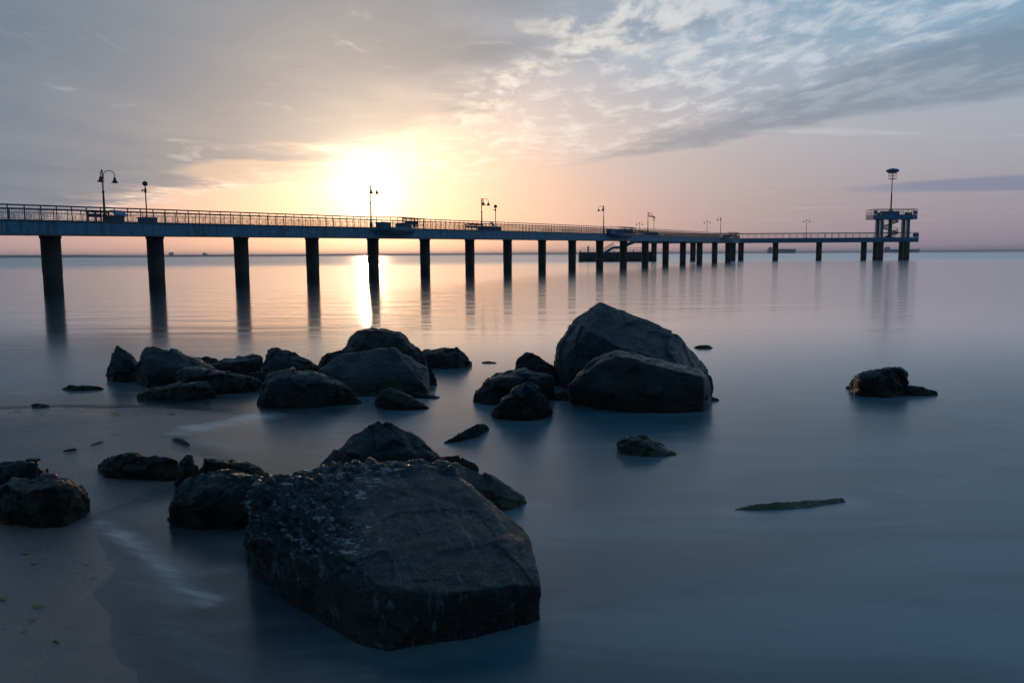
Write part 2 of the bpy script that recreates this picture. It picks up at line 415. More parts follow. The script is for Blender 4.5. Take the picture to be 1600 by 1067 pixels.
mx1 = t.nodes.new('ShaderNodeMixShader'); t.links.new((S(t, fr.outputs[0]) * dpt.step(-.01, .05)).v, mx1.inputs[0]); t.links.new(tr.outputs[0], mx1.inputs[1]); t.links.new(gl.outputs[0], mx1.inputs[2])
mx2 = t.nodes.new('ShaderNodeMixShader'); t.links.new((dpt.step(-.005, .26).mx(surf_sheen * dpt.step(-.02, .03) * .8)).v, mx2.inputs[0])
gl2 = t.nodes.new('ShaderNodeBsdfGlossy'); gl2.inputs[0].default_value = (.95, .95, .97, 1); t.links.new(rgh.v, gl2.inputs['Roughness']); t.links.new(bn.outputs[0], gl2.inputs['Normal'])
mx0 = t.nodes.new('ShaderNodeMixShader'); t.links.new((y.step(9, 34) * .62).v, mx0.inputs[0]); t.links.new(b.outputs[0], mx0.inputs[1]); t.links.new(gl2.outputs[0], mx0.inputs[2])   # the time-smoothed sea is a calmer mirror away from the rocks
t.links.new(mx1.outputs[0], mx2.inputs[1]); t.links.new(mx0.outputs[0], mx2.inputs[2]); t.links.new(mx2.outputs[0], mo.inputs[0])
me.materials.append(M_SEA); me.shade_smooth()
sea = structure(bpy.data.objects.new('sea', me)); COL.objects.link(sea)

# morning haze over the bay
hz = MB().box((0, 0, 14), 98000, 98000, 32)
hz_o = hz.build('haze', M_SEA, kind='stuff'); hz_o.data.materials.clear()
M_HAZE = bpy.data.materials.new('haze'); M_HAZE.use_nodes = True; t = M_HAZE.node_tree; t.nodes.clear()
pv = t.nodes.new('ShaderNodeVolumePrincipled'); pv.inputs['Density'].default_value = 1.15e-4; pv.inputs['Color'].default_value = (.90, .91, .98, 1)
ho = t.nodes.new('ShaderNodeOutputMaterial'); t.links.new(pv.outputs[0], ho.inputs['Volume'])
hz_o.data.materials.append(M_HAZE); hz_o['label'] = 'thin lilac morning haze over the bay'

# ------------------------------------------------------------------ far shore, buildings, ships
LD = 7000.0
def land(name, prof, depth, thick):
    mb = MB(); top = [at(px, py, depth) for px, py in prof]; n = len(top)
    vs = []
    for k, p in enumerate(top):
        hgt = max(p[2], 1.0)
        vs += [(p[0], depth - 60, -3), (p[0], depth, hgt * .75), (p[0], depth + thick * .3, hgt), (p[0], depth + thick, -3)]
    fs = [(4 * k + j, 4 * k + 4 + j, 4 * k + 5 + j, 4 * k + 1 + j) for k in range(n - 1) for j in range(3)]
    fs += [(0, 1, 2, 3), (4 * n - 1, 4 * n - 2, 4 * n - 3, 4 * n - 4)]
    mb.add(vs, fs); return structure(mb.build(name, M_LAND))
prof = [(px, 400.9 - .006 * (px - 0) + .5 + noise.noise(Vector((px * .03, 0, 0))) * .9 + (0 if px < 145 else .6)) for px in range(-420, 470, 6)]
prof = [(px, py - (2.4 if px < 120 else 1.0) - (.8 if 240 < px < 345 else 0)) for px, py in prof]
land('headland', prof, LD, 1200)
land('far_hills', [(px, 399.6 - .004 * (px - 440) - 1.5 * math.sin((px - 430) / 260 * math.pi) ** .5 * (1 if 430 < px < 690 else 0) + noise.noise(Vector((px * .02, 5, 0))) * .4) for px in range(431, 690, 6)], 11000, 1500)
for (x0, x1, y0, lab) in ((264, 270.5, 394.6, 'hazy block of flats on the far shore, wider flat topped one'), (317, 321, 395.2, 'hazy tower block on the far shore, taller and narrower one'), (321.3, 325, 397, 'low hazy annexe beside the narrow tower block on the far shore')):
    a, bq = at(x0, y0, LD + 30), at(x1, y0, LD + 30); w = bq[0] - a[0]; hh = a[2]
    th = thing('apartment_building', ((a[0] + bq[0]) / 2, LD + 30, 0), lab, 'building', 'far shore buildings')
    MB().box(((a[0] + bq[0]) / 2, LD + 30, hh / 2), w, 16, hh).build('wall', M_BLD, th)
    MB().box(((a[0] + bq[0]) / 2 + w * .15, LD + 30, hh + 1.5), w * .3, 8, 3).build('roof_housing', M_BLD, th)
tw = MB()
for k in range(16):
    px = rnd.uniform(408, 476); q = at(px, 399.3 - rnd.random() * 1.3, LD + 20); r_ = rnd.uniform(6, 14)
    tw.lathe((q[0], q[1], 0), [(r_, 0), (r_ * 1.2, q[2] * .4), (r_, q[2] * .75), (r_ * .4, q[2])], 7)
wd = tw.build('woods', M_LAND, kind='stuff'); wd['label'] = 'hazy line of trees on the far shore'

def ship(x0, x1, ydeck, ybr, depth, label, cranes):
    a, bq = at(x0, ydeck, depth), at(x1, ydeck, depth); L = bq[0] - a[0]; zd = a[2]; zb = at(x0, ybr, depth)[2]; yy = depth; x_ = a[0]
    th = thing('cargo_ship', (x_ + L / 2, yy, 0), label, 'ship', 'ships anchored on the horizon'); W = L * .15
    MB().prism([(x_, yy - W * .4), (x_ + L * .93, yy - W / 2), (x_ + L, yy), (x_ + L * .93, yy + W / 2), (x_, yy + W * .4)], -2, [zd, zd, zd * 1.18, zd, zd]).build('hull', M_HULL, th)
    MB().box((x_ + L * .11, yy, (zd + zb) / 2 - 1), L * .10, W * .8, zb - zd - 2).box((x_ + L * .115, yy, zb - 2), L * .06, W * .95, 4).build('superstructure', M_SHIPW, th)
    MB().tube([(x_ + L * .045, yy, zd), (x_ + L * .045, yy, zb - 2)], L * .016, 8).build('funnel', M_HULL, th)
    MB().tube([(x_ + L * .11, yy, zb - 1), (x_ + L * .11, yy, zb + 7)], .9, 6).build('mast', M_HULL, th)
    MB().tube([(x_ + L * .965, yy, zd), (x_ + L * .965, yy, zd + 9)], .8, 6).build('foremast', M_HULL, th)
    for cfr in cranes:
        MB().tube([(x_ + L * cfr, yy, zd - 1), (x_ + L * cfr, yy, zd + 10)], .9, 6).bar((x_ + L * cfr, yy, zd + 4), (x_ + L * cfr + 9, yy, zd + 8), .8).build('crane', M_SHIPW, th)
    MB().bar((x_ + L * .18, yy, zd + 1), (x_ + L * .93, yy, zd + 1), 2, 1.6).build('deck_pipework', M_HULL, th)
ship(1199, 1243.5, 389.8, 386.3, 4200, 'grey tanker on the horizon under the middle of the pier, shorter one', (.52,))
ship(1380, 1436.8, 390.2, 386.0, 4300, 'grey tanker on the horizon behind the tower legs, longer one', ())

# ------------------------------------------------------------------ pier
def scale_at(px): return 20.0 * (1462 - px) / 1219
def axis_pt(px):
    d = ray(px, 402 - .006 * px); k = (F / scale_at(px)) / (d @ FW); return (EYE + d * k)[:2]
A0, A1 = axis_pt(243), axis_pt(1141)
TD = (A1 - A0) / np.linalg.norm(A1 - A0)           # along the pier, away from the shore
TN = np.array([TD[1], -TD[0]])                     # to the seaward side that faces the camera
if TN @ (-A0) < 0: TN = -TN
def t_of(px, off=0.0, z=4.0):                      # station along the pier seen at pixel column px
    lo, hi = -60.0, 420.0
    for _ in range(50):
        mid = (lo + hi) / 2; q = A0 + TD * mid + TN * off
        if proj((q[0], q[1], z))[0] < px: lo = mid
        else: hi = mid
    return lo
def pt(tt, off, z): q = A0 + TD * tt + TN * off; return np.array([q[0], q[1], z])
HW = 2.7                                           # half width of the deck
XS = [0, 100, 243, 400, 583, 800, 937, 1026, 1120]
YR = [320.5, 323.3, 326.7, 332.3, 339, 348, 354, 359, 363.6]
YT = [345, 346.3, 348, 352, 356, 361.5, 365.5, 368.3, 371.5]
YB = [365.5, 366.7, 368, 369.2, 370.6, 373.4, 376, 377, 378.3]
def zfit(ys):
    tl, zl = [], []
    for px, py in zip(XS, ys):
        tt = t_of(px, HW, 5.0); q = pt(tt, HW, 0); d = ray(px, py)
        zl.append(H + d[2] * (q[1] / d[1])); tl.append(tt)
    return np.polyfit(tl, zl, 2)
ZR, ZT, ZB = [zfit(y_) for y_ in (YR, YT, YB)]
zr, zt, zb = [(lambda tt, p_=p_: float(np.polyval(p_, tt))) for p_ in (ZR, ZT, ZB)]
TS, TE = t_of(-70, HW), t_of(1141)
CD = 1243 / 4.6                                    # distance of the cross arm
ppt = pt(t_of(583), 0, 0)
pier = thing('pier', (ppt[0], ppt[1], 0), 'long blue concrete sea pier on dark round pillars with iron railings', 'pier')
ts_all = np.arange(TS, TE, 4.0).tolist() + [TE + 2]
def sweep(o0, o1, za, zb_, stations):              # closed strip of deck between two offsets and two heights
    mb = MB(); vs = []
    for tt in stations:
        vs += [pt(tt, o0, za(tt)), pt(tt, o1, za(tt)), pt(tt, o1, zb_(tt)), pt(tt, o0, zb_(tt))]
    n = len(stations)
    fs = [(4 * k + j, 4 * k + (j + 1) % 4, 4 * k + 4 + (j + 1) % 4, 4 * k + 4 + j) for k in range(n - 1) for j in range(4)]
    return mb.add(vs, fs + [(0, 1, 2, 3), (4 * n - 1, 4 * n - 2, 4 * n - 3, 4 * n - 4)])
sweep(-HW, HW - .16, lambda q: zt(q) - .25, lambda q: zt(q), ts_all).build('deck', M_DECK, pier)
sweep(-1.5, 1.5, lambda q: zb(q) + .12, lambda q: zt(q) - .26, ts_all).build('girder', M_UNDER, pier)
sweep(-HW - .14, -HW - .005, lambda q: zb(q), lambda q: zt(q) + .04, ts_all).build('edge_beam', M_FASCIA, pier)
sweep(HW - .10, HW + .12, lambda q: zb(q) - .10, lambda q: zb(q) - .004, ts_all).build('drip_ledge', M_UNDER, pier)
sweep(HW - .12, HW + .10, lambda q: zt(q) + .004, lambda q: zt(q) + .07, ts_all).build('kerb', M_UNDER, pier)
# facing panels of the near edge beam
LP = 1.5; k = 0; tt = TS
while tt < TE:
    e = min(tt + LP - .02, TE); j = rnd.uniform(-.008, .008)
    sweep(HW - .15, HW + j, lambda q: zb(q), lambda q: zt(q), [tt, e]).build('facing_panel', M_FASCIA, pier)
    tt += LP
sweep(HW - .30, HW - .17, lambda q: zb(q) + .01, lambda q: zt(q) - .26, ts_all).build('backing_beam', M_UNDER, pier)
# pillars
pil_px = [(-115, 1.2), (80, 1.22), (243, 1.2), (377, 1.2), (488, 1.22), (583, 1.2), (664, 1.18), (734, 1.2), (793, 1.22), (847, 1.2), (894, 1.28),
          (937, 1.33), (974, 1.42), (1008, 1.42), (1040, 1.42), (1067, 1.45), (1093, 1.5), (1116.6, 1.5), (1137.5, 1.6)]
for px, dia in pil_px:
    tt = t_of(px, 0, 3.0); r_ = dia / 2; top = zb(tt)
    if px < 0: top = zb(tt)
    prof = [(r_ * 1.01, -2.2), (r_ * 1.01, -.2), (r_ * 1.0, .6), (r_ * 1.0, 1.5), (r_ * 1.03, 1.52), (r_ * 1.03, top - .25), (r_ * 1.12, top - .2), (r_ * 1.12, top + .1)]
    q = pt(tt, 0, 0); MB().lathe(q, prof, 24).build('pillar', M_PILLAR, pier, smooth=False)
# railings
def rail_posts(side, name, tlist):
    for tt in tlist:
        MB().bar(pt(tt, side, zt(tt) + .072), pt(tt, side, zr(tt) - .03), .055).build(name, M_RAIL, near_rail)
def panel_mb(ta, tb, side, mb):
    L = tb - ta
    def P(u, v): tt = ta + u * L; return pt(tt, side, zt(tt) + .08 + v * (zr(tt) - zt(tt) - .08))
    mb.bar(P(.03, .70), P(.97, .70), .03); mb.bar(P(.03, .06), P(.97, .06), .03)
    for u in (.12, .22, .78, .88): mb.bar(P(u, .07), P(u, .69), .018)
    for u in (.32, .68): mb.bar(P(u, .07), P(u, .69), .018)
    mb.bar(P(.40, .10), P(.40, .58), .018); mb.bar(P(.60, .10), P(.60, .58), .018); mb.bar(P(.40, .58), P(.60, .58), .018); mb.bar(P(.41, .20), P(.59, .20), .018)
    mb.bar(P(.5, .30), P(.5, .57), .018)
    return mb
BAYS = [(591, 655, 1.5), (957, 990, 1.7), (1130, 1150, 1.4)]       # lookout bays on the near side
bay_t = [(t_of(a, HW + .8, 5), t_of(b_, HW + .8, 5), o_) for a, b_, o_ in BAYS]
def bay_off(tt):
    for a, b_, o_ in bay_t:
        if a < tt < b_:
            u = (tt - a) / (b_ - a); return HW + o_ * min(1, max(0, 1.6 * math.sin(u * math.pi)))
    return HW
mb = MB(); st = np.arange(TS, TE, .8)
near_rail = mb.tube([pt(q, bay_off(q) - .05, zr(q)) for q in st], .05, 8).build('railing', M_RAIL, pier, smooth=True)
MB().tube([pt(q, bay_off(q) - .05, zt(q) + .80 * (zr(q) - zt(q))) for q in st], .022, 6).build('middle_rail', M_RAIL, pier)
MB().tube([pt(q, -HW + .05, zr(q)) for q in st], .045, 8).build('handrail', M_RAIL, pier, smooth=True)
MB().tube([pt(q, -HW + .05, zt(q) + .80 * (zr(q) - zt(q))) for q in st], .02, 6).build('middle_rail', M_RAIL, pier)
T_NEAR = t_of(905, HW, 5)
stn = np.arange(TS, TE, 1.05)
far_mb, farp = MB(), MB()
for a, b_ in zip(stn[:-1], stn[1:]):
    oa, ob = bay_off(a) - .05, bay_off(b_) - .05
    if a < T_NEAR:
        rail_posts(oa, 'railing_post', [a]); panel_mb(a, b_, (oa + ob) / 2, MB()).build('railing_panel', M_RAIL, near_rail)
    else:
        far_mb.bar(pt(a, oa, zt(a) + .072), pt(a, oa, zr(a) - .03), .06); panel_mb(a, b_, (oa + ob) / 2, far_mb)
    farp.bar(pt(a, -HW + .05, zt(a) + .01), pt(a, -HW + .05, zr(a) - .03), .05); panel_mb(a, b_, -HW + .05, farp)
far_mb.build('distant_railing', M_RAIL, pier, kind='stuff'); farp.build('seaward_railing', M_RAIL, pier, kind='stuff')
for a, b_, o_ in bay_t:                            # bay slabs
    us = np.linspace(0, 1, 13); zz = zt((a + b_) / 2)
    pol = [pt(a + (b_ - a) * u, bay_off(a + (b_ - a) * u) + .08 if 0 < u < 1 else HW + .02, 0)[:2] for u in us] 
    low_ = [pt(a + (b_ - a) * (.08 + .84 * u), (HW + .02) + (bay_off(a + (b_ - a) * (.08 + .84 * u)) - HW) * .35, 0)[:2] for u in us]
    n = len(us); vs = [(p[0], p[1], zz + .06) for p in pol] + [(p[0], p[1], zz - .22) for p in pol] + [(p[0], p[1], zz - .62) for p in low_]
    fs = [tuple(range(n))] + [(i, i + 1, n + i + 1, n + i) for i in range(n - 1)] + [(n + i, n + i + 1, 2 * n + i + 1, 2 * n + i) for i in range(n - 1)] + [tuple(range(2 * n, 3 * n))] + [(0, n, 2 * n, 3 * n - 1, 2 * n - 1, n - 1)]
    MB().add(vs, fs).build('lookout_bay', M_FASCIA, pier)

# cross arm at the seaward end, with its own pillars and railing
def cz(px, py): return H + ray(px, py)[2] * CD / ray(px, py)[1]
def cxp(px): return at(px, 379, CD)[0]
z_r, z_t, z_b = cz(1250, 364.6), cz(1250, 372.6), cz(1250, 378.7)
xl, xr = cxp(1000), cxp(1428.5); CW = 2.7
arm = thing('pier_cross_arm', ((xl + xr) / 2, CD, 0), 'far cross arm of the blue pier carrying the observation tower', 'pier')
MB().box(((xl + xr) / 2, CD, (z_t + z_b) / 2), xr - xl, 2 * CW, z_t - z_b).build('deck', M_DECK, arm)
nP = 34
for k in range(nP):
    a = xl + (xr - xl) * k / nP; w = (xr - xl) / nP
    MB().box((a + w / 2, CD - CW - .08 + rnd.uniform(-.006, .006), (z_t + z_b) / 2), w - .03, .15, z_t - z_b + .04).build('facing_panel', M_FASCIA, arm)
MB().box(((xl + xr) / 2, CD - CW, z_b - .10), xr - xl, .3, .18).build('drip_ledge', M_UNDER, arm)
TWX0, TWX1 = cxp(1357), cxp(1428.5); TW = 2.9
MB().prism([(TWX0, CD + CW + .01), (TWX1 - .02, CD + CW + .01), (TWX1 - .02, CD + TW), (TWX0, CD + TW)], z_b + .01, z_t - .01).build('tower_apron', M_DECK, arm)
for px, off in ((1022, 0), (1083, 0), (1145.5, 0), (1158, 0), (1212, 0), (1280, 0), (1350, 0)):
    r_ = 4.3 / 4.6
    MB().lathe((cxp(px), CD + off, 0), [(r_, -2), (r_, z_b - .3), (r_ * 1.1, z_b - .25), (r_ * 1.1, z_b + .05)], 20).build('pillar', M_PILLAR, arm)
for px, off in ((1372.6, -1.5), (1372.6, 1.6), (1413.2, -1.5), (1413.2, 1.6)):
    r_ = 4.7 / 4.6
    MB().lathe((cxp(px), CD + off, 0), [(r_, -2), (r_, z_b - .3), (r_ * 1.1, z_b - .25), (r_ * 1.1, z_b + .05)], 20).build('pillar', M_PILLAR, arm)
for yy in (CD - CW + .06, CD + CW - .06):
    MB().tube([(xl, yy, z_r), (xr, yy, z_r)], .075, 6).build('handrail', M_RAIL, arm)
    MB().bar((xl, yy, z_t + .1), (xr, yy, z_t + .1), .06).build('bottom_rail', M_RAIL, arm)
    xx = xl
    while xx < xr:
        MB().bar((xx, yy, z_t), (xx, yy, z_r - .05), .09).build('railing_post', M_RAIL, arm); xx += 2.35
    mb = MB(); xx = xl
    while xx < xr:
        mb.bar((xx, yy, z_t + .1), (xx, yy, z_r - .25), .025); xx += .3
    mb.bar((xl, yy, z_r - .25), (xr, yy, z_r - .25), .035); mb.build('railing_bars', M_RAIL, arm, kind='stuff')
MB().box((cxp(1424.2), CD - CW - .0, (z_t + z_r) / 2), 1.9, .10, (z_r - z_t) * .8).build('corner_panel', M_BLUE, arm)

# ------------------------------------------------------------------ observation tower
tx = cxp(1391); uz0, uz1, uzr = cz(1392, 343.2), cz(1392, 336.0), cz(1392, 327.6)
tower = thing('observation_tower', (tx, CD, z_t), 'blue observation tower with railed platform, spiral stair and tall mast', 'tower')
o8 = lambda y0, y1: [(TWX0, y0), (TWX1 - 2.2, y0), (TWX1, y0 + 1.6), (TWX1, y1), (TWX0, y1)]
MB().prism(o8(CD - 2.9, CD + 2.9), uz0, uz1).build('platform', M_FASCIA, tower)
for px, off in ((1372.8, -1.6), (1372.8, 1.6), (1413.6, -1.6), (1413.6, 1.6)):
    MB().box((cxp(px), CD + off, (z_t + uz0) / 2), 1.0, 1.0, uz0 - z_t).build('column', M_FASCIA, tower)
MB().lathe((tx, CD + .6, z_t), [(1.25, 0), (1.25, .35), (.62, .45), (.60, uz1 - z_t + 1.6)], 18).build('central_shaft', M_FASCIA, tower)
poly8 = o8(CD - 2.8, CD + 2.8); ring = [(*p, 0) for p in poly8] + [(*poly8[0], 0)]
for zz, rr in ((uzr, .085), ((uzr + uz1) / 2, .035)):
    for a, b_ in zip(ring[:-1], ring[1:]): MB().bar((a[0], a[1], zz), (b_[0], b_[1], zz), rr * 2).build('handrail', M_RAIL, tower)
bars = MB()
for a, b_ in zip(ring[:-1], ring[1:]):
    a, b_ = np.array(a), np.array(b_); L = np.linalg.norm(b_ - a); nn = max(1, int(L / 1.6))
    for k in range(nn):
        q = a + (b_ - a) * k / nn; MB().bar((q[0], q[1], uz1), (q[0], q[1], uzr), .09).build('railing_post', M_RAIL, tower)
    for k in range(int(L / .35)):
        q = a + (b_ - a) * k / int(L / .35); bars.bar((q[0], q[1], uz1 + .1), (q[0], q[1], (uzr + uz1) / 2), .03)
bars.build('railing_bars', M_RAIL, tower, kind='stuff')
for px0, px1, yy in ((1357.8, 1363, CD - 2.75), (1376, 1390, CD + 1.6), (1395, 1407, CD + 1.6), (1422.0, 1428.1, CD - 1.1)):
    MB().box(((cxp(px0) + cxp(px1)) / 2, yy, uz1 + (uzr - uz1) * .42), cxp(px1) - cxp(px0), .12, (uzr - uz1) * .66).build('parapet_panel', M_BLUE, tower)
for px in (1367.5, 1374, 1411, 1416.5):
    MB().box((cxp(px), CD - 1.5, uz1 + .32), 1.0, .6, .64).build('deck_seat', M_IRON, tower)
# spiral stair: each tread its own piece
nst = 30; treads = []; h0, h1 = z_t + .2, uz0 + .0; a0 = math.radians(200)
stair_in, stair_out = .62, 2.45
inner, outer = [], []
for k in range(nst):
    a = a0 + k / nst * math.radians(560); zz = h0 + (h1 - h0) * (k + 1) / nst
    rr = lambda r_, a_: (tx + math.cos(a_) * r_, CD + .6 + math.sin(a_) * r_)
    da = math.radians(560) / nst * .53
    treads.append(MB().prism([rr(stair_in, a - da), rr(stair_out, a - da), rr(stair_out, a + da), rr(stair_in, a + da)], zz - .12, zz))
    outer.append((*rr(stair_out, a), zz))
stair = MB().tube([(p[0], p[1], p[2] - .16) for p in outer], .17, 6).build('spiral_stair', M_IRON, tower)
for q in treads: q.build('stair_tread', M_IRON, stair)
MB().tube([(p[0], p[1], p[2] + 1.25) for p in outer], .06, 6).build('stair_handrail', M_IRON, stair)

bars = MB()
for p, q in zip(outer[:-1], outer[1:]):
    for u in (0, .5):
        s_ = [p[i] + (q[i] - p[i]) * u for i in range(3)]; bars.bar(s_, (s_[0], s_[1], s_[2] + 1.22), .045)
bars.build('stair_balusters', M_IRON, stair, kind='stuff')
zc0, zc1, ztop = cz(1393, 280), cz(1393, 270.5), cz(1393, 263.5)
MB().lathe((tx, CD + .6, uz1), [(.30, 0), (.26, 2), (.22, (zc0 - uz1) * .6), (.15, (zc0 - uz1) * .62), (.13, zc1 - uz1)], 12).build('mast', M_IRON, tower)
cap = MB().lathe((tx, CD + .6, zc1), [(.2, -.05), (1.2, .05), (1.9, .45), (2.1, .8), (1.9, 1.12), (1.1, 1.42), (.25, 1.5), (.12, 1.75)], 24).build('mast_cap', M_BLUE, tower, smooth=True)
cage = MB()
for k in range(8):
    a = k / 8 * 2 * math.pi; cage.bar((tx + 1.25 * math.cos(a), CD + .6 + 1.25 * math.sin(a), zc0), (tx + 1.25 * math.cos(a), CD + .6 + 1.25 * math.sin(a), zc1 + .1), .06)
for zz in (zc0, zc0 + (zc1 - zc0) * .55, zc1 - .1): cage.tube([(tx + 1.25 * math.cos(k / 16 * 2 * math.pi), CD + .6 + 1.25 * math.sin(k / 16 * 2 * math.pi), zz) for k in range(17)], .05, 5)
cage.build('lantern_cage', M_IRON, tower)
MB().lathe((tx, CD + .6, zc0), [(.1, -.1), (1.2, -.05), (1.2, .06), (.1, .1)], 16).build('lantern_floor', M_IRON, tower)

# ------------------------------------------------------------------ landing stage behind the pier
def lx(px): return at(px, 395, CD)[0]
lz = cz(960, 395.4)
stage = thing('landing_stage', (lx(962), CD + 3, 0), 'low dark landing stage with stairs in the water behind the pier', 'landing stage')
MB().prism([(lx(905), CD + 0.6), (lx(1022), CD + .6), (lx(1022), CD + 6), (lx(906), CD + 6)], -1.5, lz).build('hull', M_STAGE, stage)
MB().prism([(lx(904.4), CD + .3), (lx(1022.5), CD + .3), (lx(1022.5), CD + 6.3), (lx(904.4), CD + 6.3)], lz + .01, lz + .35).build('deck_slab', M_FASCIA, stage)
for k, px in enumerate((907, 940, 960, 990)): MB().lathe((lx(px), CD + .8, lz + .36), [(.22, 0), (.15, .15), (.15, .45), (.26, .5), (.2, .62)], 10).build('mooring_bollard', M_IRON, stage)
for x0_, x1_ in ((910, 931), (984, 1017)):
    mb = MB(); xx = lx(x0_)
    while xx < lx(x1_): mb.bar((xx, CD + 5.6, lz + .35), (xx, CD + 5.6, lz + 1.75), .07); xx += 1.1
    for q in (1.05, 1.75): mb.bar((lx(x0_), CD + 5.6, lz + q), (lx(x1_), CD + 5.6, lz + q), .08)
    mb.build('railing', M_RAIL, stage)
MB().box((lx(920.2), CD + 3, (lz + .36 + cz(920, 385)) / 2), .55, .55, cz(920, 385) - lz - .36).box((lx(920.2), CD + 3, cz(920, 385) + .06), .68, .68, .1).build('service_post', M_BLUE2, stage)
s0, s1 = (lx(944), cz(944, 394.6)), (lx(959), cz(959, 385.5)); s2 = (lx(1003), z_t)
ns = 12
for k in range(ns):
    u = (k + .5) / ns; MB().box((s0[0] + (s1[0] - s0[0]) * u, CD + 1.4, s0[1] + (s1[1] - s0[1]) * (u)), (s1[0] - s0[0]) / ns * 1.1, 1.9, .12).build('stair_tread', M_UNDER, stage)
for yy in (CD + .4, CD + 2.4):
    MB().bar((s0[0], yy, s0[1] - .3), (s1[0], yy, s1[1] - .3), .14, .8).build('stringer', M_BLUE, stage)
    MB().bar((s0[0], yy, s0[1] + 1.3), (s1[0], yy, s1[1] + 1.4), .09).bar((s1[0], yy, s1[1] + 1.4), (lx(970), yy, s1[1] + 1.6), .09).build('handrail', M_RAIL, stage)
    MB().bar((s0[0], yy, s0[1] + .7), (s1[0], yy, s1[1] + .8), .06).build('middle_rail', M_RAIL, stage)
    for k in range(6):
        u = k / 5; MB().bar((s0[0] + (s1[0] - s0[0]) * u, yy, s0[1] + (s1[1] - s0[1]) * u), (s0[0] + (s1[0] - s0[0]) * u, yy, s0[1] + (s1[1] - s0[1]) * u + 1.35), .07).build('stair_post', M_RAIL, stage)
MB().box(((s1[0] + lx(970)) / 2, CD + 1.4, s1[1] - .3), lx(970) - s1[0], 2.2, .9).build('landing', M_BLUE, stage)
# arched ramp from the landing up to the cross arm
n = 12; vs = []
for k in range(n + 1):
    u = k / n; X = lx(969) + (lx(1001) - lx(969)) * u; top = s1[1] + .2 + (z_t - s1[1] - .2) * (1 - (1 - u) ** 1.6); bot = lz + .4 + (z_b - lz - .4) * min(1, (max(0, u - .12) / .62)) ** .5 if u > .12 else lz + .36
    bot = min(bot, top - .5)
    vs += [(X, CD + .35, top), (X, CD + 2.45, top), (X, CD + 2.45, bot), (X, CD + .35, bot)]
fs = [(4 * k + j, 4 * k + (j + 1) % 4, 4 * k + 4 + (j + 1) % 4, 4 * k + 4 + j) for k in range(n) for j in range(4)] + [(0, 1, 2, 3), (4 * n + 3, 4 * n + 2, 4 * n + 1, 4 * n)]
MB().add(vs, fs).build('arched_ramp', M_BLUE, stage)

# ------------------------------------------------------------------ things on the pier
def lamp(base, top, arms, label, group='bell lamps along the pier', k=1.0):
    base = np.asarray(base, float); hgt = top - base[2]
    th = thing('street_lamp', base, label, 'street lamp', group)
    MB().lathe(base, [(.13 * k, 0), (.13 * k, .5), (.085 * k, .6), (.075 * k, 1.2), (.06 * k, hgt * .55), (.085 * k, hgt * .56), (.085 * k, hgt * .58), (.05 * k, hgt * .6), (.045 * k, hgt - .12), (.07 * k, hgt - .08), (.012, hgt)], 10).build('pole', M_POLE, th)
    for ang_, reach in arms:
        d = np.array([math.cos(ang_), math.sin(ang_), 0]); p0 = base + np.array([0, 0, hgt - .75]); r_ = reach / 2
        pts = [p0 + d * .06, p0 + d * .08 + np.array([0, 0, .35])] + [p0 + d * (r_ - (r_ - .08) * math.cos(a)) + np.array([0, 0, .35 + r_ * .75 * math.sin(a)]) for a in np.linspace(.2, math.pi, 10)]
        e = p0 + d * (2 * r_ - .08); pts.append(e + np.array([0, 0, .18]))
        ar = MB().tube(pts, .026 * k, 7).build('arm', M_IRON, th, smooth=True)
        sh = MB().lathe(e + np.array([0, 0, -.16]), [(.03, .38), (.06 * k, .34), (.09 * k, .30), (.11 * k, .18), (.14 * k, .11), (.24 * k, .01), (.25 * k, -.01), (.20 * k, .0)], 16).build('bell_shade', M_IRON, th, smooth=True)
        MB().lathe(e + np.array([0, 0, -.21]), [(.02, 0), (.09, .02), (.10, .06), (.06, .09)], 10).build('bulb_glass', M_GLASS, sh, smooth=True)
    return th
def on_deck(px, off=0.0): 
    tt = t_of(px, off, 5.5); return pt(tt, off, zt(tt) + .003), tt
def top_z(px, py, P_): return H + ray(px, py)[2] * P_[1] / ray(px, py)[1]
Rr_, Ll_ = [(0.05, .75), (-1.25, .7)], [(math.pi - .05, .75), (math.pi + 1.25, .7)]
for px, py, off, arms, lab in (
        (163.5, 264.5, 2.2, [(.45, .85), (-1.32, .6)], 'tall bell lamp nearest the shore, one bell out on a curved arm'),
        (580, 289, 2.2, Rr_, 'slim lamp on the pier right in front of the sun'),
        (753, 310, 2.2, Rr_, 'bell lamp with both bells turned right, between the shelter and the second bay'),
        (943, 321.5, 2.2, Ll_, 'bell lamp with both bells turned left, in front of the landing stage'),
        (1012, 332, 2.2, Rr_, 'bell lamp with both bells turned right, beside the blue shelter past the stairs'),
        (1125.5, 339, 2.2, Ll_, 'bell lamp with both bells turned left, where the pier meets its cross arm')):
    P_, tt = on_deck(px, off); dd = 1.0 if px < 700 else 1.25
    lamp(P_, top_z(px, py, P_), [(a, r_ * dd) for a, r_ in arms], lab, k=dd)
for px, py, lab in ((1000, 347.5, 'small double bell lamp on the cross arm above the landing stage'), (1106, 345, 'small double bell lamp on the cross arm behind the pier junction'), (1262, 343, 'double bell lamp standing alone on the open cross arm')):
    lamp((cxp(px), CD + 1.5, z_t + .003), top_z(px, py, (0, CD + 1.5)), [(0, 1.05), (math.pi, 1.05)], lab, 'double bell lamps on the cross arm', k=1.3)
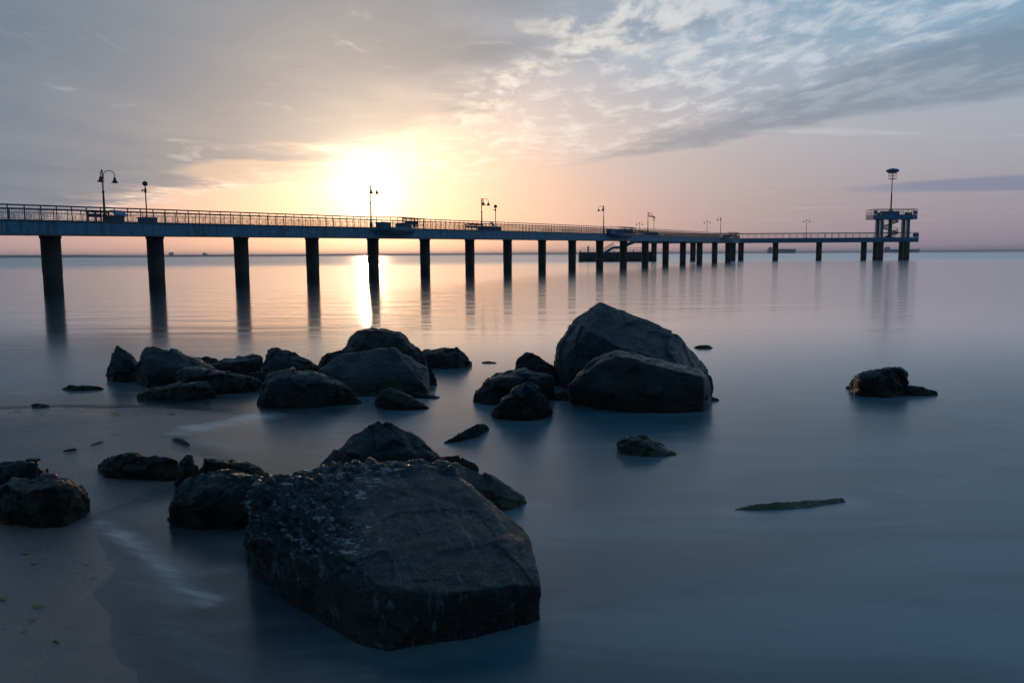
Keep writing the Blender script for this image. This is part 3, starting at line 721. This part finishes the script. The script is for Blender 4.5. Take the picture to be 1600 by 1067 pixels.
def globe_post(px, py, off, lab):
    P_, tt = on_deck(px, off); zt_ = top_z(px, py, P_); k = 1 if px < 500 else 1.2
    th = thing('signal_post', P_, lab, 'post', 'ball topped posts on the pier'); hgt = zt_ - P_[2]
    MB().lathe(P_, [(.09, 0), (.09, .25), (.05 * k, .3), (.04 * k, hgt - .9)], 10).build('pole', M_POLE, th)
    MB().lathe(P_, [(.05, hgt - .9), (.08 * k, hgt - .8), (.08 * k, hgt - .6), (.04, hgt - .5), (.03, hgt - .36)], 10).build('collar', M_IRON, th)
    MB().bar(P_ + np.array([-.02, 0, hgt - .78]), P_ + np.array([-.22 * k, 0, hgt - .62]), .05).bar(P_ + np.array([-.2 * k, 0, hgt - .66]), P_ + np.array([-.27 * k, 0, hgt - .72]), .09).build('bracket', M_IRON, th)
    r_ = .19 * k; MB().lathe(P_, [(r_ * math.cos(a) + .002, hgt - r_ + r_ * math.sin(a)) for a in np.linspace(-1.5, 1.5, 11)], 16).build('globe', M_POLE, th, smooth=True)
globe_post(229.5, 283, 1.9, 'ball topped post next to the tall lamp near the shore')
globe_post(774.5, 320, 1.9, 'ball topped post right of a bell lamp in the middle of the pier')
globe_post(1021.5, 338, 1.9, 'ball topped post past the stairs, farthest of the three')
def planter(px0, px1, hgt, off, lab, M=M_BLUE, wd=.9):
    P0, t0 = on_deck(px0, off); P1, t1 = on_deck(px1, off); c_ = (P0 + P1) / 2; L = np.linalg.norm(P1 - P0)
    ax = np.array([*TD, 0]); ay = np.array([*TN, 0]); th = thing('planter', c_, lab, 'planter', 'concrete planters on the pier')
    mb = MB(); w = .09
    for s_ in (-1, 1):
        mb.box(c_ + ay * s_ * (wd / 2 - w / 2) + np.array([0, 0, hgt / 2]), L, w, hgt, ax, ay)
        mb.box(c_ + ax * s_ * (L / 2 - w / 2) + np.array([0, 0, hgt / 2]), w, wd - 2 * w - .004, hgt, ax, ay)
    tr_o = mb.build('trough', M, th)
    mb = MB()
    for s_ in (-1, 1):
        mb.box(c_ + ay * s_ * (wd / 2) + np.array([0, 0, hgt + .03]), L + .14, .12, .07, ax, ay)
        mb.box(c_ + ax * s_ * (L / 2) + np.array([0, 0, hgt + .03]), .12, wd - .14, .07, ax, ay)
    mb.build('rim', M, th)
    MB().box(c_ + np.array([0, 0, hgt * .82]), L - 2 * w - .02, wd - 2 * w - .02, .06, ax, ay).build('soil', M_SOIL, tr_o)
def shelter(px0, px1, ytop, off, lab, leg=True):           # flat topped stand with legs and a shelf
    P0, t0 = on_deck(px0, off); P1, t1 = on_deck(px1, off); c_ = (P0 + P1) / 2; L = np.linalg.norm(P1 - P0); hz_ = max(.8, top_z((px0 + px1) / 2, ytop, c_) - c_[2])
    ax = np.array([*TD, 0]); ay = np.array([*TN, 0]); th = thing('deck_stand', c_, lab, 'stand', 'flat topped stands on the pier')
    MB().box(c_ + np.array([0, 0, hz_ - .05]), L, 1.1, .10, ax, ay).build('top', M_IRON, th)
    for s_ in (-1, 1):
        for q in (-1, 1): MB().box(c_ + ax * s_ * (L / 2 - .12) + ay * q * .42 + np.array([0, 0, (hz_ - .1) / 2]), .09, .09, hz_ - .1, ax, ay).build('leg', M_RAIL, th)
    MB().box(c_ + np.array([0, 0, .45]), L - .3, .6, .06, ax, ay).build('seat', M_BLUE, th)
    MB().box(c_ - ay * .36 + np.array([0, 0, hz_ * .62]), L - .3, .05, hz_ * .3, ax, ay).build('backrest', M_BLUE, th)
def board(px, ytop, off, wd, lab, tilt=.5):
    P_, tt = on_deck(px, off); hz_ = max(.8, top_z(px, ytop, P_) - P_[2]); ax = np.array([*TD, 0]); ay = np.array([*TN, 0])
    th = thing('information_board', P_, lab, 'sign', 'tilted boards on the pier')
    for s_ in (-1, 1): MB().box(P_ + ax * s_ * wd * .3 + np.array([0, 0, (hz_ - .2) / 2]), .07, .07, hz_ - .2, ax, ay).build('leg', M_RAIL, th)
    n_ = ay * math.sin(tilt) + np.array([0, 0, math.cos(tilt)]); u_ = np.cross(n_, ax)
    bd = MB().box(P_ + np.array([0, 0, hz_ - .15]), wd, .75, .05, ax, u_, n_).build('panel', M_BLUE2, th)
    MB().box(P_ + np.array([0, 0, hz_ - .15]) - n_ * .045, wd * .9, .6, .03, ax, u_, n_).build('panel_frame', M_IRON, bd)
planter(169, 188, .42, 1.7, 'blue planter right of the tall lamp near the shore')
planter(221, 239, .38, 1.7, 'blue planter at the foot of the ball topped post near the shore')
shelter(141, 166, 331.5, 1.6, 'flat topped blue stand just left of the tall lamp near the shore')
board(186, 329.6, .4, 1.0, 'bright blue tilted board behind the railing near the shore')
planter(592.5, 605.5, .55, 2.9, 'planter on the sunlit bay beside the lamp in front of the sun', M_FASCIA)
planter(623.5, 637, .5, 2.9, 'planter on the sunlit bay below the tilted board', M_FASCIA)
board(632.5, 338.3, 1.6, 1.3, 'dark tilted board standing above the railing at the sunlit bay', .25)
shelter(637, 658.5, 341.3, 1.9, 'flat topped stand at the right end of the sunlit bay')
shelter(731, 750, 350.5, 1.6, 'low flat topped stand left of the middle bell lamp')
planter(751, 760, .5, 1.9, 'planter at the foot of the middle bell lamp')
planter(767, 779, .5, 1.9, 'planter at the foot of the middle ball topped post')
board(769.5, 348.0, 1.3, .6, 'narrow blue board beside the middle ball topped post', .9)
planter(951, 960, .75, 3.2, 'blue planter on the bay above the landing stage, left one')
planter(965, 984, .75, 3.2, 'long blue planter on the bay above the landing stage')
shelter(972, 990, 355.3, 2.0, 'blue stand with flaring top on the bay above the landing stage')
board(976, 354.0, 1.2, 1.5, 'tilted board above the blue stand on the bay over the landing stage', .3)
shelter(995, 1008, 360.2, 1.7, 'blue stand left of the farther bell lamp past the stairs')
planter(1009, 1015.5, .6, 1.9, 'blue planter at the foot of the farther bell lamp past the stairs')
planter(1018, 1025, .6, 1.9, 'blue planter at the foot of the farthest ball topped post')
planter(1130.5, 1137, .8, 2.9, 'blue planter on the bay at the pier junction')
shelter(1140, 1153, 363.3, 1.6, 'blue stand at the pier junction')

# ------------------------------------------------------------------ rocks
def hull_mesh(pts, chips=0):
    bm = bmesh.new()
    for p in pts: bm.verts.new(tuple(p))
    r_ = bmesh.ops.convex_hull(bm, input=bm.verts)
    junk = [e for e in r_['geom_interior'] + r_['geom_unused'] if isinstance(e, bmesh.types.BMVert)]
    bmesh.ops.delete(bm, geom=list(set(junk)), context='VERTS')
    if chips:
        r_ = random.Random(chips); co = [v.co.copy() for v in bm.verts]; cen = sum(co, Vector()) / len(co)
        for _ in range(7):
            n_ = Vector((r_.gauss(0, .75), -1, r_.gauss(.0, .35))).normalized()
            sup = max((v.co - cen).dot(n_) for v in bm.verts)
            g_ = bmesh.ops.bisect_plane(bm, geom=bm.verts[:] + bm.edges[:] + bm.faces[:], plane_co=cen + n_ * sup * r_.uniform(.78, .93), plane_no=n_, clear_outer=True)
            ed = [e for e in g_['geom_cut'] if isinstance(e, bmesh.types.BMEdge)]
            if ed: bmesh.ops.holes_fill(bm, edges=ed)
        bmesh.ops.triangulate(bm, faces=bm.faces)
    me = bpy.data.meshes.new('hull'); bm.to_mesh(me); bm.free(); return me
def finish(me, name, M, voxel, amp, seed, rough=None, strata=(.25, .1, 1.0), facet=.8):
    tmp = bpy.data.objects.new('tmp', me); COL.objects.link(tmp)
    md = tmp.modifiers.new('r', 'REMESH'); md.mode = 'VOXEL'; md.voxel_size = voxel
    bpy.context.view_layer.update()
    ev = tmp.evaluated_get(bpy.context.evaluated_depsgraph_get()); out = bpy.data.meshes.new_from_object(ev)
    bpy.data.objects.remove(tmp); bpy.data.meshes.remove(me)
    n = len(out.vertices); co = np.empty(n * 3); out.vertices.foreach_get('co', co); co = co.reshape(-1, 3)
    no = np.empty(n * 3); out.vertices.foreach_get('normal', no); no = no.reshape(-1, 3)
    ext = co.max(0) - co.min(0); size = max(ext[0], ext[2]); base_f = 1.0 / size
    sd = Vector((seed * 7.31, seed * 3.17, seed * 1.73)); st = np.array(strata) / np.linalg.norm(strata)
    d = np.empty(n)
    for i in range(n):
        p = Vector(co[i]) * base_f + sd
        a = noise.fractal(p * 2.2, 1.0, 2.0, 3) * .35
        b_ = noise.ridged_multi_fractal(p * 4.5, .9, 2.1, 4, 1.0, 2.0) * .42 - .45
        v, _ = noise.voronoi(p * 3.2); cr = min(.16, (v[1] - v[0])) / .16 - 1
        lay = noise.noise(Vector((float(co[i] @ st) * base_f * 13 + a * .9, seed, 0))) * .45
        fine = noise.fractal(p * 22, .7, 2.0, 4) * .28
        d[i] = a + b_ + cr * .40 + lay + fine
    A_ = np.full(n, amp * size)
    rs_ = np.random.RandomState(seed); ns_ = 70      # flat chipped facets
    sds = co[rs_.randint(0, n, ns_)]; dirs = rs_.normal(size=(ns_, 3)); dirs /= np.linalg.norm(dirs, axis=1)[:, None]
    best = np.full(n, 1e9); tilt = np.zeros(n)
    for k in range(ns_):
        v_ = co - sds[k]; q_ = (v_ ** 2).sum(1) * (1 + .5 * rs_.rand()); m_ = q_ < best; best[m_] = q_[m_]; tilt[m_] = (v_ @ dirs[k])[m_]
    d += np.clip(tilt / size * 14, -1.3, 1.3) * facet
    if rough:
        w = np.array([rough(*proj(c_)) for c_ in co]); A_ = A_ * (1 + w * 1.0)
        for i in range(n):
            if w[i] > .05:
                p = Vector((co[i][0] * 6, co[i][1] * 9, co[i][2] * 13 + co[i][0] * 5)) + sd; v, _ = noise.voronoi(p)
                d[i] += w[i] * ((v[1] - v[0]) * .9 - .3 + noise.fractal(p * 1.2, 1.0, 2, 3) * .6)
    co += no * (d * A_)[:, None]
    out.vertices.foreach_set('co', co.ravel()); out.update(); out.shade_smooth()
    out.materials.clear(); out.materials.append(M); out.name = name
    return out
def place(me, name, label, cat='rock', group='boulders in the shallows'):
    n = len(me.vertices); co = np.empty(n * 3); me.vertices.foreach_get('co', co); co = co.reshape(-1, 3)
    c_ = (co.max(0) + co.min(0)) / 2; c_[2] = co[:, 2].min(); co -= c_; me.vertices.foreach_set('co', co.ravel()); me.update()
    o = bpy.data.objects.new(name, me); COL.objects.link(o); o.location = tuple(c_); return tag(o, label, cat, group)
seedc = [0]; bases = []
def rock(label, top, bot, ridge=(), thick=.75, M=M_ROCK, amp=.022, voxel=None, z0=0.0, rough=None, strata=(.25, .1, 1.0), name='boulder', group='boulders in the shallows', cat='rock', carve=True, follow=False):
    """top: outline pixels of the upper silhouette; bot: pixels of the waterline; ridge: (px, py, t) corners on the near side, t from 0 (front) to 1 (crest)"""
    seedc[0] += 1; r_ = random.Random(seedc[0])
    B = [ground(px, py, z0) for px, py in bot]; bases.append([p[:2] for p in B]); front = min(p[1] for p in B); Lp = [proj(p)[0] for p in B]
    allx = [q[0] for q in top] + [q[0] for q in bot]; cpx = (min(allx) + max(allx)) / 2
    wid = (max(allx) - min(allx)) / F * front; dc = front + thick * wid * .5
    pts = []
    for p in B: pts += [p, p + np.array([0, .0, -.45])]
    T_ = [at(px, py, dc + r_.uniform(-.05, .05) * wid) for px, py in top]
    if follow:                                      # a low ridge running away from the eye
        bx = [q[0] for q in bot]; by = [p[1] for p in B]
        dt = [float(np.interp(px, bx, by)) + thick * wid * .5 for px, py in top]; T_ = [at(px, py, d_) for (px, py), d_ in zip(top, dt)]
    pts += T_
    zmin = z0 - .45
    for p in ([] if follow else T_):                # the far side
        zz = p[2]; pts.append(np.array([p[0] * .92 + .08 * at(cpx, 600, dc)[0], dc + thick * wid * r_.uniform(.25, .5), zmin]))
        pts.append(np.array([p[0] * .9 + .1 * at(cpx, 600, dc)[0], dc + thick * wid * r_.uniform(.22, .38), z0 + (zz - z0) * r_.uniform(.45, .8)]))
    if follow: pts += [p + np.array([0, thick * wid * .6, -.3 - p[2]]) for p in T_]
    for px, py, u in ridge: pts.append(at(px, py, front + (dc - front) * u))
    if len(top) > 4 and carve:                                # a brow: a near-vertical front under a tilted upper face
        ybot = max(q[1] for q in bot); bf = r_.uniform(.18, .5)
        for q in top[1:-1:2]:
            f_ = min(.85, max(.12, bf + r_.uniform(-.12, .12))); pts.append(at(q[0] * .9 + cpx * .1, q[1] + (ybot - q[1]) * f_, front + (dc - front) * r_.uniform(.22, .5)))
    vx = voxel or max(.012, wid / 75)
    return place(finish(hull_mesh(pts, seedc[0] if carve else 0), name, M, vx, amp, seedc[0], rough, strata, .8 if carve else .45), name, label, cat, group)

# --- hero: the big foreground boulder, corner by corner (pixel, pixel, distance)
G = lambda px, py: ground(px, py)
hp = [at(*q) for q in ((521, 726, 6.75), (550, 717, 6.85), (628, 717, 6.95), (690, 720, 6.9), (398, 752, 6.35), (439, 756, 6.3), (384, 822, 6.15), (563, 746, 6.5), (575, 822, 5.85), (588, 884, 5.4), (590, 912, 5.2),
                       (690, 930, 5.15), (752, 920, 5.22), (806, 912, 5.3), (841, 917, 5.38), (838, 888, 5.55), (808, 843, 5.85), (772, 798, 6.2), (735, 758, 6.55), (711, 737, 6.75), (846, 930, 5.4))]
for q in ((608, 1016), (573, 1011), (505, 958), (445, 918), (400, 886), (388, 852), (670, 1007), (752, 989), (842, 958)): hp += [G(*q), G(*q) + np.array([0, 0, -.4])]
for q in ((-2.1, 7.3), (-.9, 7.6), (-.2, 7.4), (.15, 6.6)): hp += [np.array([q[0], q[1], -.4]), np.array([q[0] * .95, q[1] - .1, .25])]
rf = lambda px, py: max(0.0, min(1.0, (572 - px + (py - 760) * .02) / 45)) * max(0, min(1, (905 - py - max(0, px - 480) * .1) / 60)) + max(0.0, min(1, (752 - py) / 22)) * .8 * (1 if px > 520 else 0)
place(finish(hull_mesh(hp), 'boulder', M_HERO, .0135, .0135, 40, rf, (.8, .2, .55), .12), 'boulder', 'huge dark foreground boulder with a flat sloping top and a rough broken left side')

R = rock
R('pointed dark boulder rising just behind the huge foreground boulder', [(492, 742), (502, 724), (522, 702), (560, 673), (592, 653), (612, 658), (642, 676), (665, 692), (695, 716)], [(495, 770), (600, 778), (690, 765)], [(560, 718, .35), (655, 722, .3), (600, 700, .6)], M=M_ROCK, thick=.8)
R('low wet slab tucked behind the right shoulder of the huge boulder', [(686, 712), (715, 712), (738, 721), (750, 734)], [(700, 745), (748, 742)], thick=.6, M=M_ROCKC)
R('green edged rock sloping into the water right of the huge boulder', [(684, 716), (715, 726), (745, 737), (770, 743), (786, 757), (806, 771), (826, 786)], [(700, 802), (745, 802), (790, 797), (826, 790)], [(760, 765, .4)], thick=.7, M=M_ALGAE)
R('small round knob between the huge boulder and the rippled rock', [(452, 753), (460, 739), (478, 737), (494, 742), (497, 752)], [(455, 775), (495, 775)], thick=.8)
R('rippled wet rock with sunlit glints left of the huge boulder', [(268, 790), (276, 760), (282, 750), (312, 741), (340, 735), (375, 735), (400, 742), (412, 752), (400, 790)], [(260, 820), (295, 827), (355, 830), (395, 822)], [(300, 765, .55), (350, 768, .5), (395, 775, .5), (270, 800, .15), (330, 800, .2)], thick=.9, amp=.030, strata=(.1, .5, 1))
R('narrow upright stone leaning on the rippled wet rock', [(272, 738), (281, 718), (290, 710), (300, 711), (307, 728), (312, 745)], [(274, 762), (305, 770)], [(285, 735, .3)], thick=.9, M=M_ROCKB)
R('flat dark slab behind the rippled wet rock', [(303, 722), (318, 717), (355, 720), (380, 723), (402, 728), (416, 744)], [(305, 750), (415, 760)], thick=.5, amp=.03)
R('flat shelving rock lying on the wet sand', [(142, 731), (165, 720), (180, 711), (194, 707), (222, 711), (252, 713), (270, 716), (279, 722)], [(150, 733), (190, 741), (235, 750), (272, 752)], [(252, 716, .7), (240, 735, .2)], thick=.45, z0=.03, M=M_ROCKB)
R('blunt dark rock on the sand at the picture edge, front one', [(-30, 760), (10, 762), (42, 752), (84, 740), (108, 754), (124, 778)], [(-25, 812), (54, 818), (88, 824), (127, 802)], [(50, 765, .5), (65, 790, .25), (15, 775, .5)], thick=.8, z0=.05, M=M_ROCKB, amp=.026)
R('low dark rock on the sand at the picture edge with iron spikes', [(-40, 728), (0, 728), (28, 720), (54, 722), (66, 736)], [(-40, 765), (20, 768), (64, 750)], thick=.6, z0=.06, amp=.022)
# middle row, from the sand outwards
R('sharp pointed dark rock at the shore end of the middle row', [(164, 588), (171, 562), (181, 539), (192, 544), (206, 554), (217, 568), (214, 585)], [(164, 595), (190, 598), (212, 595)], [(192, 575, .4)], thick=1.0)
R('big dark wedge next to the sharp pointed rock', [(211, 590), (222, 555), (229, 545), (240, 541), (260, 544), (286, 553), (310, 562), (332, 575), (345, 590)], [(209, 601), (225, 607), (285, 606), (340, 604)], [(245, 575, .45), (290, 580, .4)], thick=.8)
R('low rounded rock peeping out behind the big dark wedge', [(308, 562), (320, 556), (336, 559), (350, 568)], [(310, 580), (348, 580)], thick=.7)
R('tilted striped slab behind the long flat rock', [(330, 570), (350, 561), (385, 555), (409, 554), (411, 564), (405, 578)], [(335, 590), (380, 594), (405, 592)], [(385, 568, .35)], thick=.8, M=M_ROCKC)
R('long flat dark rock lying across the middle row', [(275, 588), (284, 576), (292, 573), (330, 576), (356, 578), (398, 589), (410, 600)], [(278, 600), (300, 612), (342, 617), (398, 611), (408, 604)], [(290, 580, .6), (350, 590, .45)], thick=.5)
R('flat pale topped rock in front of the big dark wedge', [(208, 620), (226, 610), (262, 600), (300, 595), (324, 596), (334, 610)], [(208, 624), (240, 628), (280, 627), (333, 616)], [(262, 612, .3), (320, 606, .5)], thick=.5, M=M_ROCKC)
R('round shouldered dark rock sloping down to the right, behind the furrowed rock', [(409, 576), (413, 556), (419, 546), (431, 541), (456, 549), (480, 561), (498, 574)], [(412, 596), (450, 600), (495, 590)], [(440, 560, .5)], thick=.8)
R('small wedge filling the gap left of the furrowed rock', [(386, 584), (396, 580), (424, 578), (430, 590)], [(388, 602), (425, 606)], thick=.7)
R('furrowed grey rock with a dark undercut in the middle row', [(404, 612), (414, 590), (424, 580), (434, 577), (452, 581), (470, 578), (490, 581), (520, 591), (540, 601), (552, 616)], [(403, 632), (430, 640), (490, 635), (545, 631)], [(420, 612, .25), (470, 612, .3), (515, 608, .4)], thick=.7, M=M_ROCKC, strata=(.8, .1, .6))
R('small pointed stone at the foot of the furrowed rock', [(536, 624), (545, 614), (551, 612), (562, 627)], [(536, 633), (564, 632)], thick=.9)
R('broad smooth boulder in the centre of the middle row', [(496, 578), (530, 554), (570, 549), (600, 543), (614, 543), (640, 558), (667, 573), (671, 590)], [(505, 604), (560, 620), (620, 619), (669, 614)], [(540, 590, .35), (660, 597, .35), (600, 592, .3)], thick=.75, M=M_ROCKC, amp=.014, carve=False)
R('humped boulder catching the sun behind the broad smooth one', [(533, 545), (546, 531), (560, 520), (572, 512), (605, 513), (626, 516), (641, 529), (656, 549), (666, 572)], [(540, 592), (600, 597), (664, 592)], [(560, 537, .55), (630, 530, .65)], thick=.8, M=M_ROCKB)
R('small low rock on the left flank of the humped boulder', [(497, 570), (501, 558), (521, 548), (545, 547), (556, 553)], [(500, 590), (550, 592)], thick=.8, M=M_ROCKB)
R('narrow sliver of rock at the right end of the broad smooth boulder', [(664, 575), (674, 574), (680, 584), (683, 598)], [(667, 603), (682, 602)], thick=1.0)
R('low sloping rock standing apart behind the middle row', [(652, 556), (664, 546), (690, 543), (713, 543), (723, 552), (740, 568)], [(655, 574), (700, 577), (741, 572)], [(700, 556, .4)], thick=.7)
R('pale streaked slab in the water in front of the broad boulder', [(587, 625), (598, 609), (608, 605), (626, 611), (650, 623), (668, 635)], [(587, 628), (610, 638), (645, 642), (672, 639)], [(610, 620, .4)], thick=.6, M=M_ROCKC)
R('thin wet ledge awash beside the broad boulder', [(640, 614), (660, 613), (688, 620)], [(640, 622), (690, 623)], thick=.35)
# right hand cluster
R('largest boulder of the far group with a blue sloping face', [(867, 562), (869, 541), (881, 522), (897, 507), (900, 496), (921, 483), (937, 472), (950, 476), (972, 484), (1002, 498), (1032, 509), (1058, 521), (1076, 541), (1096, 563), (1106, 578)], [(868, 590), (900, 612), (1000, 618), (1100, 612)], [(919, 516, .22), (968, 542, .02), (1070, 572, .16), (882, 560, .5)], thick=.75, M=M_ROCKC, amp=.012, voxel=.024, carve=False)
R('broad dark boulder leaning in front of the largest one', [(888, 602), (906, 580), (926, 561), (946, 549), (962, 544), (986, 548), (1010, 558), (1050, 570), (1098, 576), (1112, 590), (1115, 606)], [(890, 612), (910, 626), (960, 638), (1050, 646), (1100, 643), (1112, 628)], [(925, 574, .5), (962, 555, .42), (1010, 567, .30), (1060, 579, .22), (1100, 586, .2), (950, 610, .15)], thick=.6, M=M_ROCKB, amp=.014, voxel=.024, carve=False)
R('sloping dark rock at the left of the large pair', [(737, 626), (751, 604), (760, 591), (776, 583), (800, 578), (832, 577), (864, 589), (870, 600)], [(738, 630), (765, 635), (810, 634), (868, 622)], [(765, 600, .5), (845, 605, .4)], thick=.75, M=M_ROCKB)
R('small angular rock perched behind the sloping dark rock', [(805, 572), (809, 560), (823, 549), (836, 553), (852, 562), (868, 574), (871, 588)], [(806, 596), (868, 604)], [(835, 566, .5)], thick=.8, M=M_ROCKB)
R('jagged weedy rock in front of the sloping dark rock', [(768, 643), (790, 619), (812, 598), (825, 595), (837, 601), (850, 620), (860, 634)], [(767, 647), (795, 656), (828, 659), (858, 645)], [(815, 622, .4), (800, 632, .3)], thick=.8, amp=.035)
R('low dark stone between the jagged rock and the large pair', [(866, 616), (880, 610), (892, 613), (897, 620)], [(868, 626), (896, 626)], thick=.7)
R('tiny stone just clear of the water right of the large pair', [(1108, 622), (1114, 619), (1124, 624)], [(1108, 627), (1124, 627)], thick=.8)
R('flat stone barely showing beyond the largest boulder', [(1084, 542), (1094, 539), (1108, 540), (1113, 543)], [(1085, 544), (1112, 545)], thick=.6)
R('tiny dark stone awash right of the low sloping rock', [(752, 566), (764, 564), (776, 566)], [(753, 568), (776, 568)], thick=.6)
R('small green weeded stone alone in the open water', [(966, 690), (976, 683), (995, 678), (1010, 684), (1034, 697), (1056, 709)], [(968, 696), (990, 713), (1025, 715), (1058, 712)], [(1000, 695, .5)], thick=.7, M=M_ALGAE, amp=.035)
R('craggy rock standing alone in the water on the right', [(1336, 596), (1340, 584), (1352, 583), (1366, 586), (1381, 575), (1404, 575), (1417, 584), (1424, 597), (1421, 612)], [(1322, 606), (1345, 610), (1378, 622), (1420, 620)], [(1388, 592, .35), (1360, 598, .5)], thick=.7, amp=.035, M=M_ROCKB)
R('low tail of rock beside the craggy rock on the right', [(1418, 602), (1440, 603), (1464, 612)], [(1418, 619), (1450, 619), (1467, 615)], thick=.5)
R('wet rock glinting gold in the sun between the two boulder groups', [(692, 691), (720, 676), (744, 662), (759, 661), (763, 667)], [(692, 693), (720, 690), (745, 683), (764, 672)], [], thick=.10, amp=.022, carve=False, follow=True, voxel=.012, M=M_ROCKB)
R('long weed covered bar of rock just breaking the water', [(1146, 794), (1172, 788), (1200, 785), (1240, 786), (1280, 781), (1316, 777)], [(1145, 797), (1200, 797), (1260, 794), (1322, 784)], thick=.12, M=M_ALGAE, amp=.009, voxel=.012, carve=False, follow=True)
R('two humped stone lying low in the water at the left', [(98, 605), (112, 601), (124, 602), (136, 605), (150, 603), (162, 606)], [(98, 608), (122, 611), (162, 608)], thick=.35)
R('small dark stone at the edge of the sand spit', [(47, 634), (55, 630), (68, 631), (75, 636)], [(48, 639), (74, 639)], thick=.8)

# ------------------------------------------------------------------ small things on the shore
def spike(px0, py0, px1, py1, label, head):
    a = at(px0, py0, 8.55); b_ = at(px1, py1, 8.55)
    th = thing('iron_spike', a, label, 'spike', 'iron spikes in the rock')
    MB().tube([a - np.array([0, 0, .12]), a, (a + b_) / 2 + np.array([.004, 0, 0]), b_], .014, 7).build('shank', M_RUST, th)
    if head: MB().box(b_ + np.array([-.03, 0, .012]), .13, .06, .025).build('head', M_RUST, th)
spike(56, 738, 56, 720, 'taller rusty iron spike with a bent head on the edge rock', True)
spike(73, 742, 73, 732, 'short rusty iron spike on the edge rock', False)
def gz(px, py):
    p = ground(px, py, .05); z_ = float(bed(np.array([p[0]]), np.array([p[1]]))[0]); return ground(px, py, max(z_, 0) + .004)
leaf_px = [(30, 641, .14), (180, 648, .2), (216, 647, .10), (268, 646, .18), (180, 679, .12), (66, 650, .08), (92, 650, .08), (125, 691, .07), (230, 779, .07), (40, 864, .09), (52, 880, .07), (137, 882, .06), (145, 904, .06), (60, 947, .10), (51, 967, .07), (38, 986, .05), (5, 935, .09), (88, 1001, .07)]
mb0 = None
for k, (px, py, sz) in enumerate(leaf_px):
    if mb0 is None:
        vs = []; 
        for u in np.linspace(0, 1, 7): w = .20 * math.sin(u * math.pi) ** .8; vs += [(u - .5, -w, .05 * math.sin(u * 3) + .04), (u - .5, 0, .02 + .05 * math.sin(u * 3)), (u - .5, w, .05 * math.sin(u * 3) + .05)]
        fs = [(3 * i + j, 3 * i + 3 + j, 3 * i + 4 + j, 3 * i + 1 + j) for i in range(6) for j in range(2)]
        lo = MB().add(vs, fs).build('leaf', M_LEAF); mb0 = lo
    else:
        lo = mb0.copy(); COL.objects.link(lo)
    p = gz(px, py); lo.location = tuple(p); lo.scale = (sz, sz * rnd.uniform(.7, 1.2), sz); lo.rotation_euler = (rnd.uniform(-.2, .2), rnd.uniform(-.2, .2), rnd.uniform(-.6, .6))
    tag(lo, 'small yellow green leaf scrap lying on the wet sand', 'leaf', 'leaf scraps on the sand')
def stick(px0, py0, px1, py1, r_, label):
    a, b_ = gz(px0, py0), gz(px1, py1); a[2] += r_ * .5; b_[2] += r_ * .6; mid = (a + b_) / 2 + np.array([.02, .04, r_ * .3])
    o = MB().tube([a, (a + mid) / 2 + np.array([0, .01, 0]), mid, (mid + b_) / 2, b_], [r_ * .5, r_, r_ * 1.1, r_ * .9, r_ * .35], 8).build('driftwood_stick', M_WOOD, smooth=True)
    tag(o, label, 'driftwood', 'driftwood on the sand')
stick(270, 687, 296, 697, .028, 'wet dark stick lying at the edge of the shining shallows')
stick(99, 706, 120, 704, .018, 'dark driftwood piece on the sand above the edge rocks')
stick(142, 696, 162, 690, .012, 'thin twig on the sand left of the shining shallows')
# scattered grit and shell fragments
gm = MB(); rg = random.Random(3)
for k in range(900):
    X, Y = rg.uniform(-11, -2.0), rg.uniform(4.6, 15); 
    if rg.random() < .4: X, Y = rg.gauss(-8.6, .9), rg.gauss(12.2, .8)
    sdv = shore_sd(np.array([X]), np.array([Y]))[0]
    if sdv < .15: continue
    Z = float(bed(np.array([X]), np.array([Y]))[0]); r_ = rg.uniform(.004, .014); a = rg.uniform(0, 6)
    q = [(X + r_ * math.cos(a + j * 2.09) * rg.uniform(.7, 1.3), Y + r_ * math.sin(a + j * 2.09) * rg.uniform(.7, 1.3), Z) for j in range(3)]
    gm.add(q + [(X, Y, Z + r_ * .8)], [(0, 1, 3), (1, 2, 3), (2, 0, 3)])
gr = gm.build('shell_grit', mat('shell_grit', (.28, .25, .23), .7, var=.7, scale=30), kind='stuff'); gr['label'] = 'scattered shell fragments and grit on the sand'

# soft wash of broken water along the foot of each rock
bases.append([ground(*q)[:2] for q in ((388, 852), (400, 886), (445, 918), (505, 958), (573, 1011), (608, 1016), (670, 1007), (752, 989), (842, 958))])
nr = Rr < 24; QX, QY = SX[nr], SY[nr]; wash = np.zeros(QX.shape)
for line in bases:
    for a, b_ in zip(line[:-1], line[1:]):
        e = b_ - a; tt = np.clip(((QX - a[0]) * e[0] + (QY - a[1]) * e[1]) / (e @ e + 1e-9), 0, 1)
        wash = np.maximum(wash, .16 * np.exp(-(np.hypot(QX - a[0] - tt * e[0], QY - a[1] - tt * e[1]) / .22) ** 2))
foam_sheen[nr] = np.maximum(foam_sheen[nr], wash)
sea.data.attributes['foam_sheen'].data.foreach_set('value', foam_sheen.ravel().astype(np.float32))
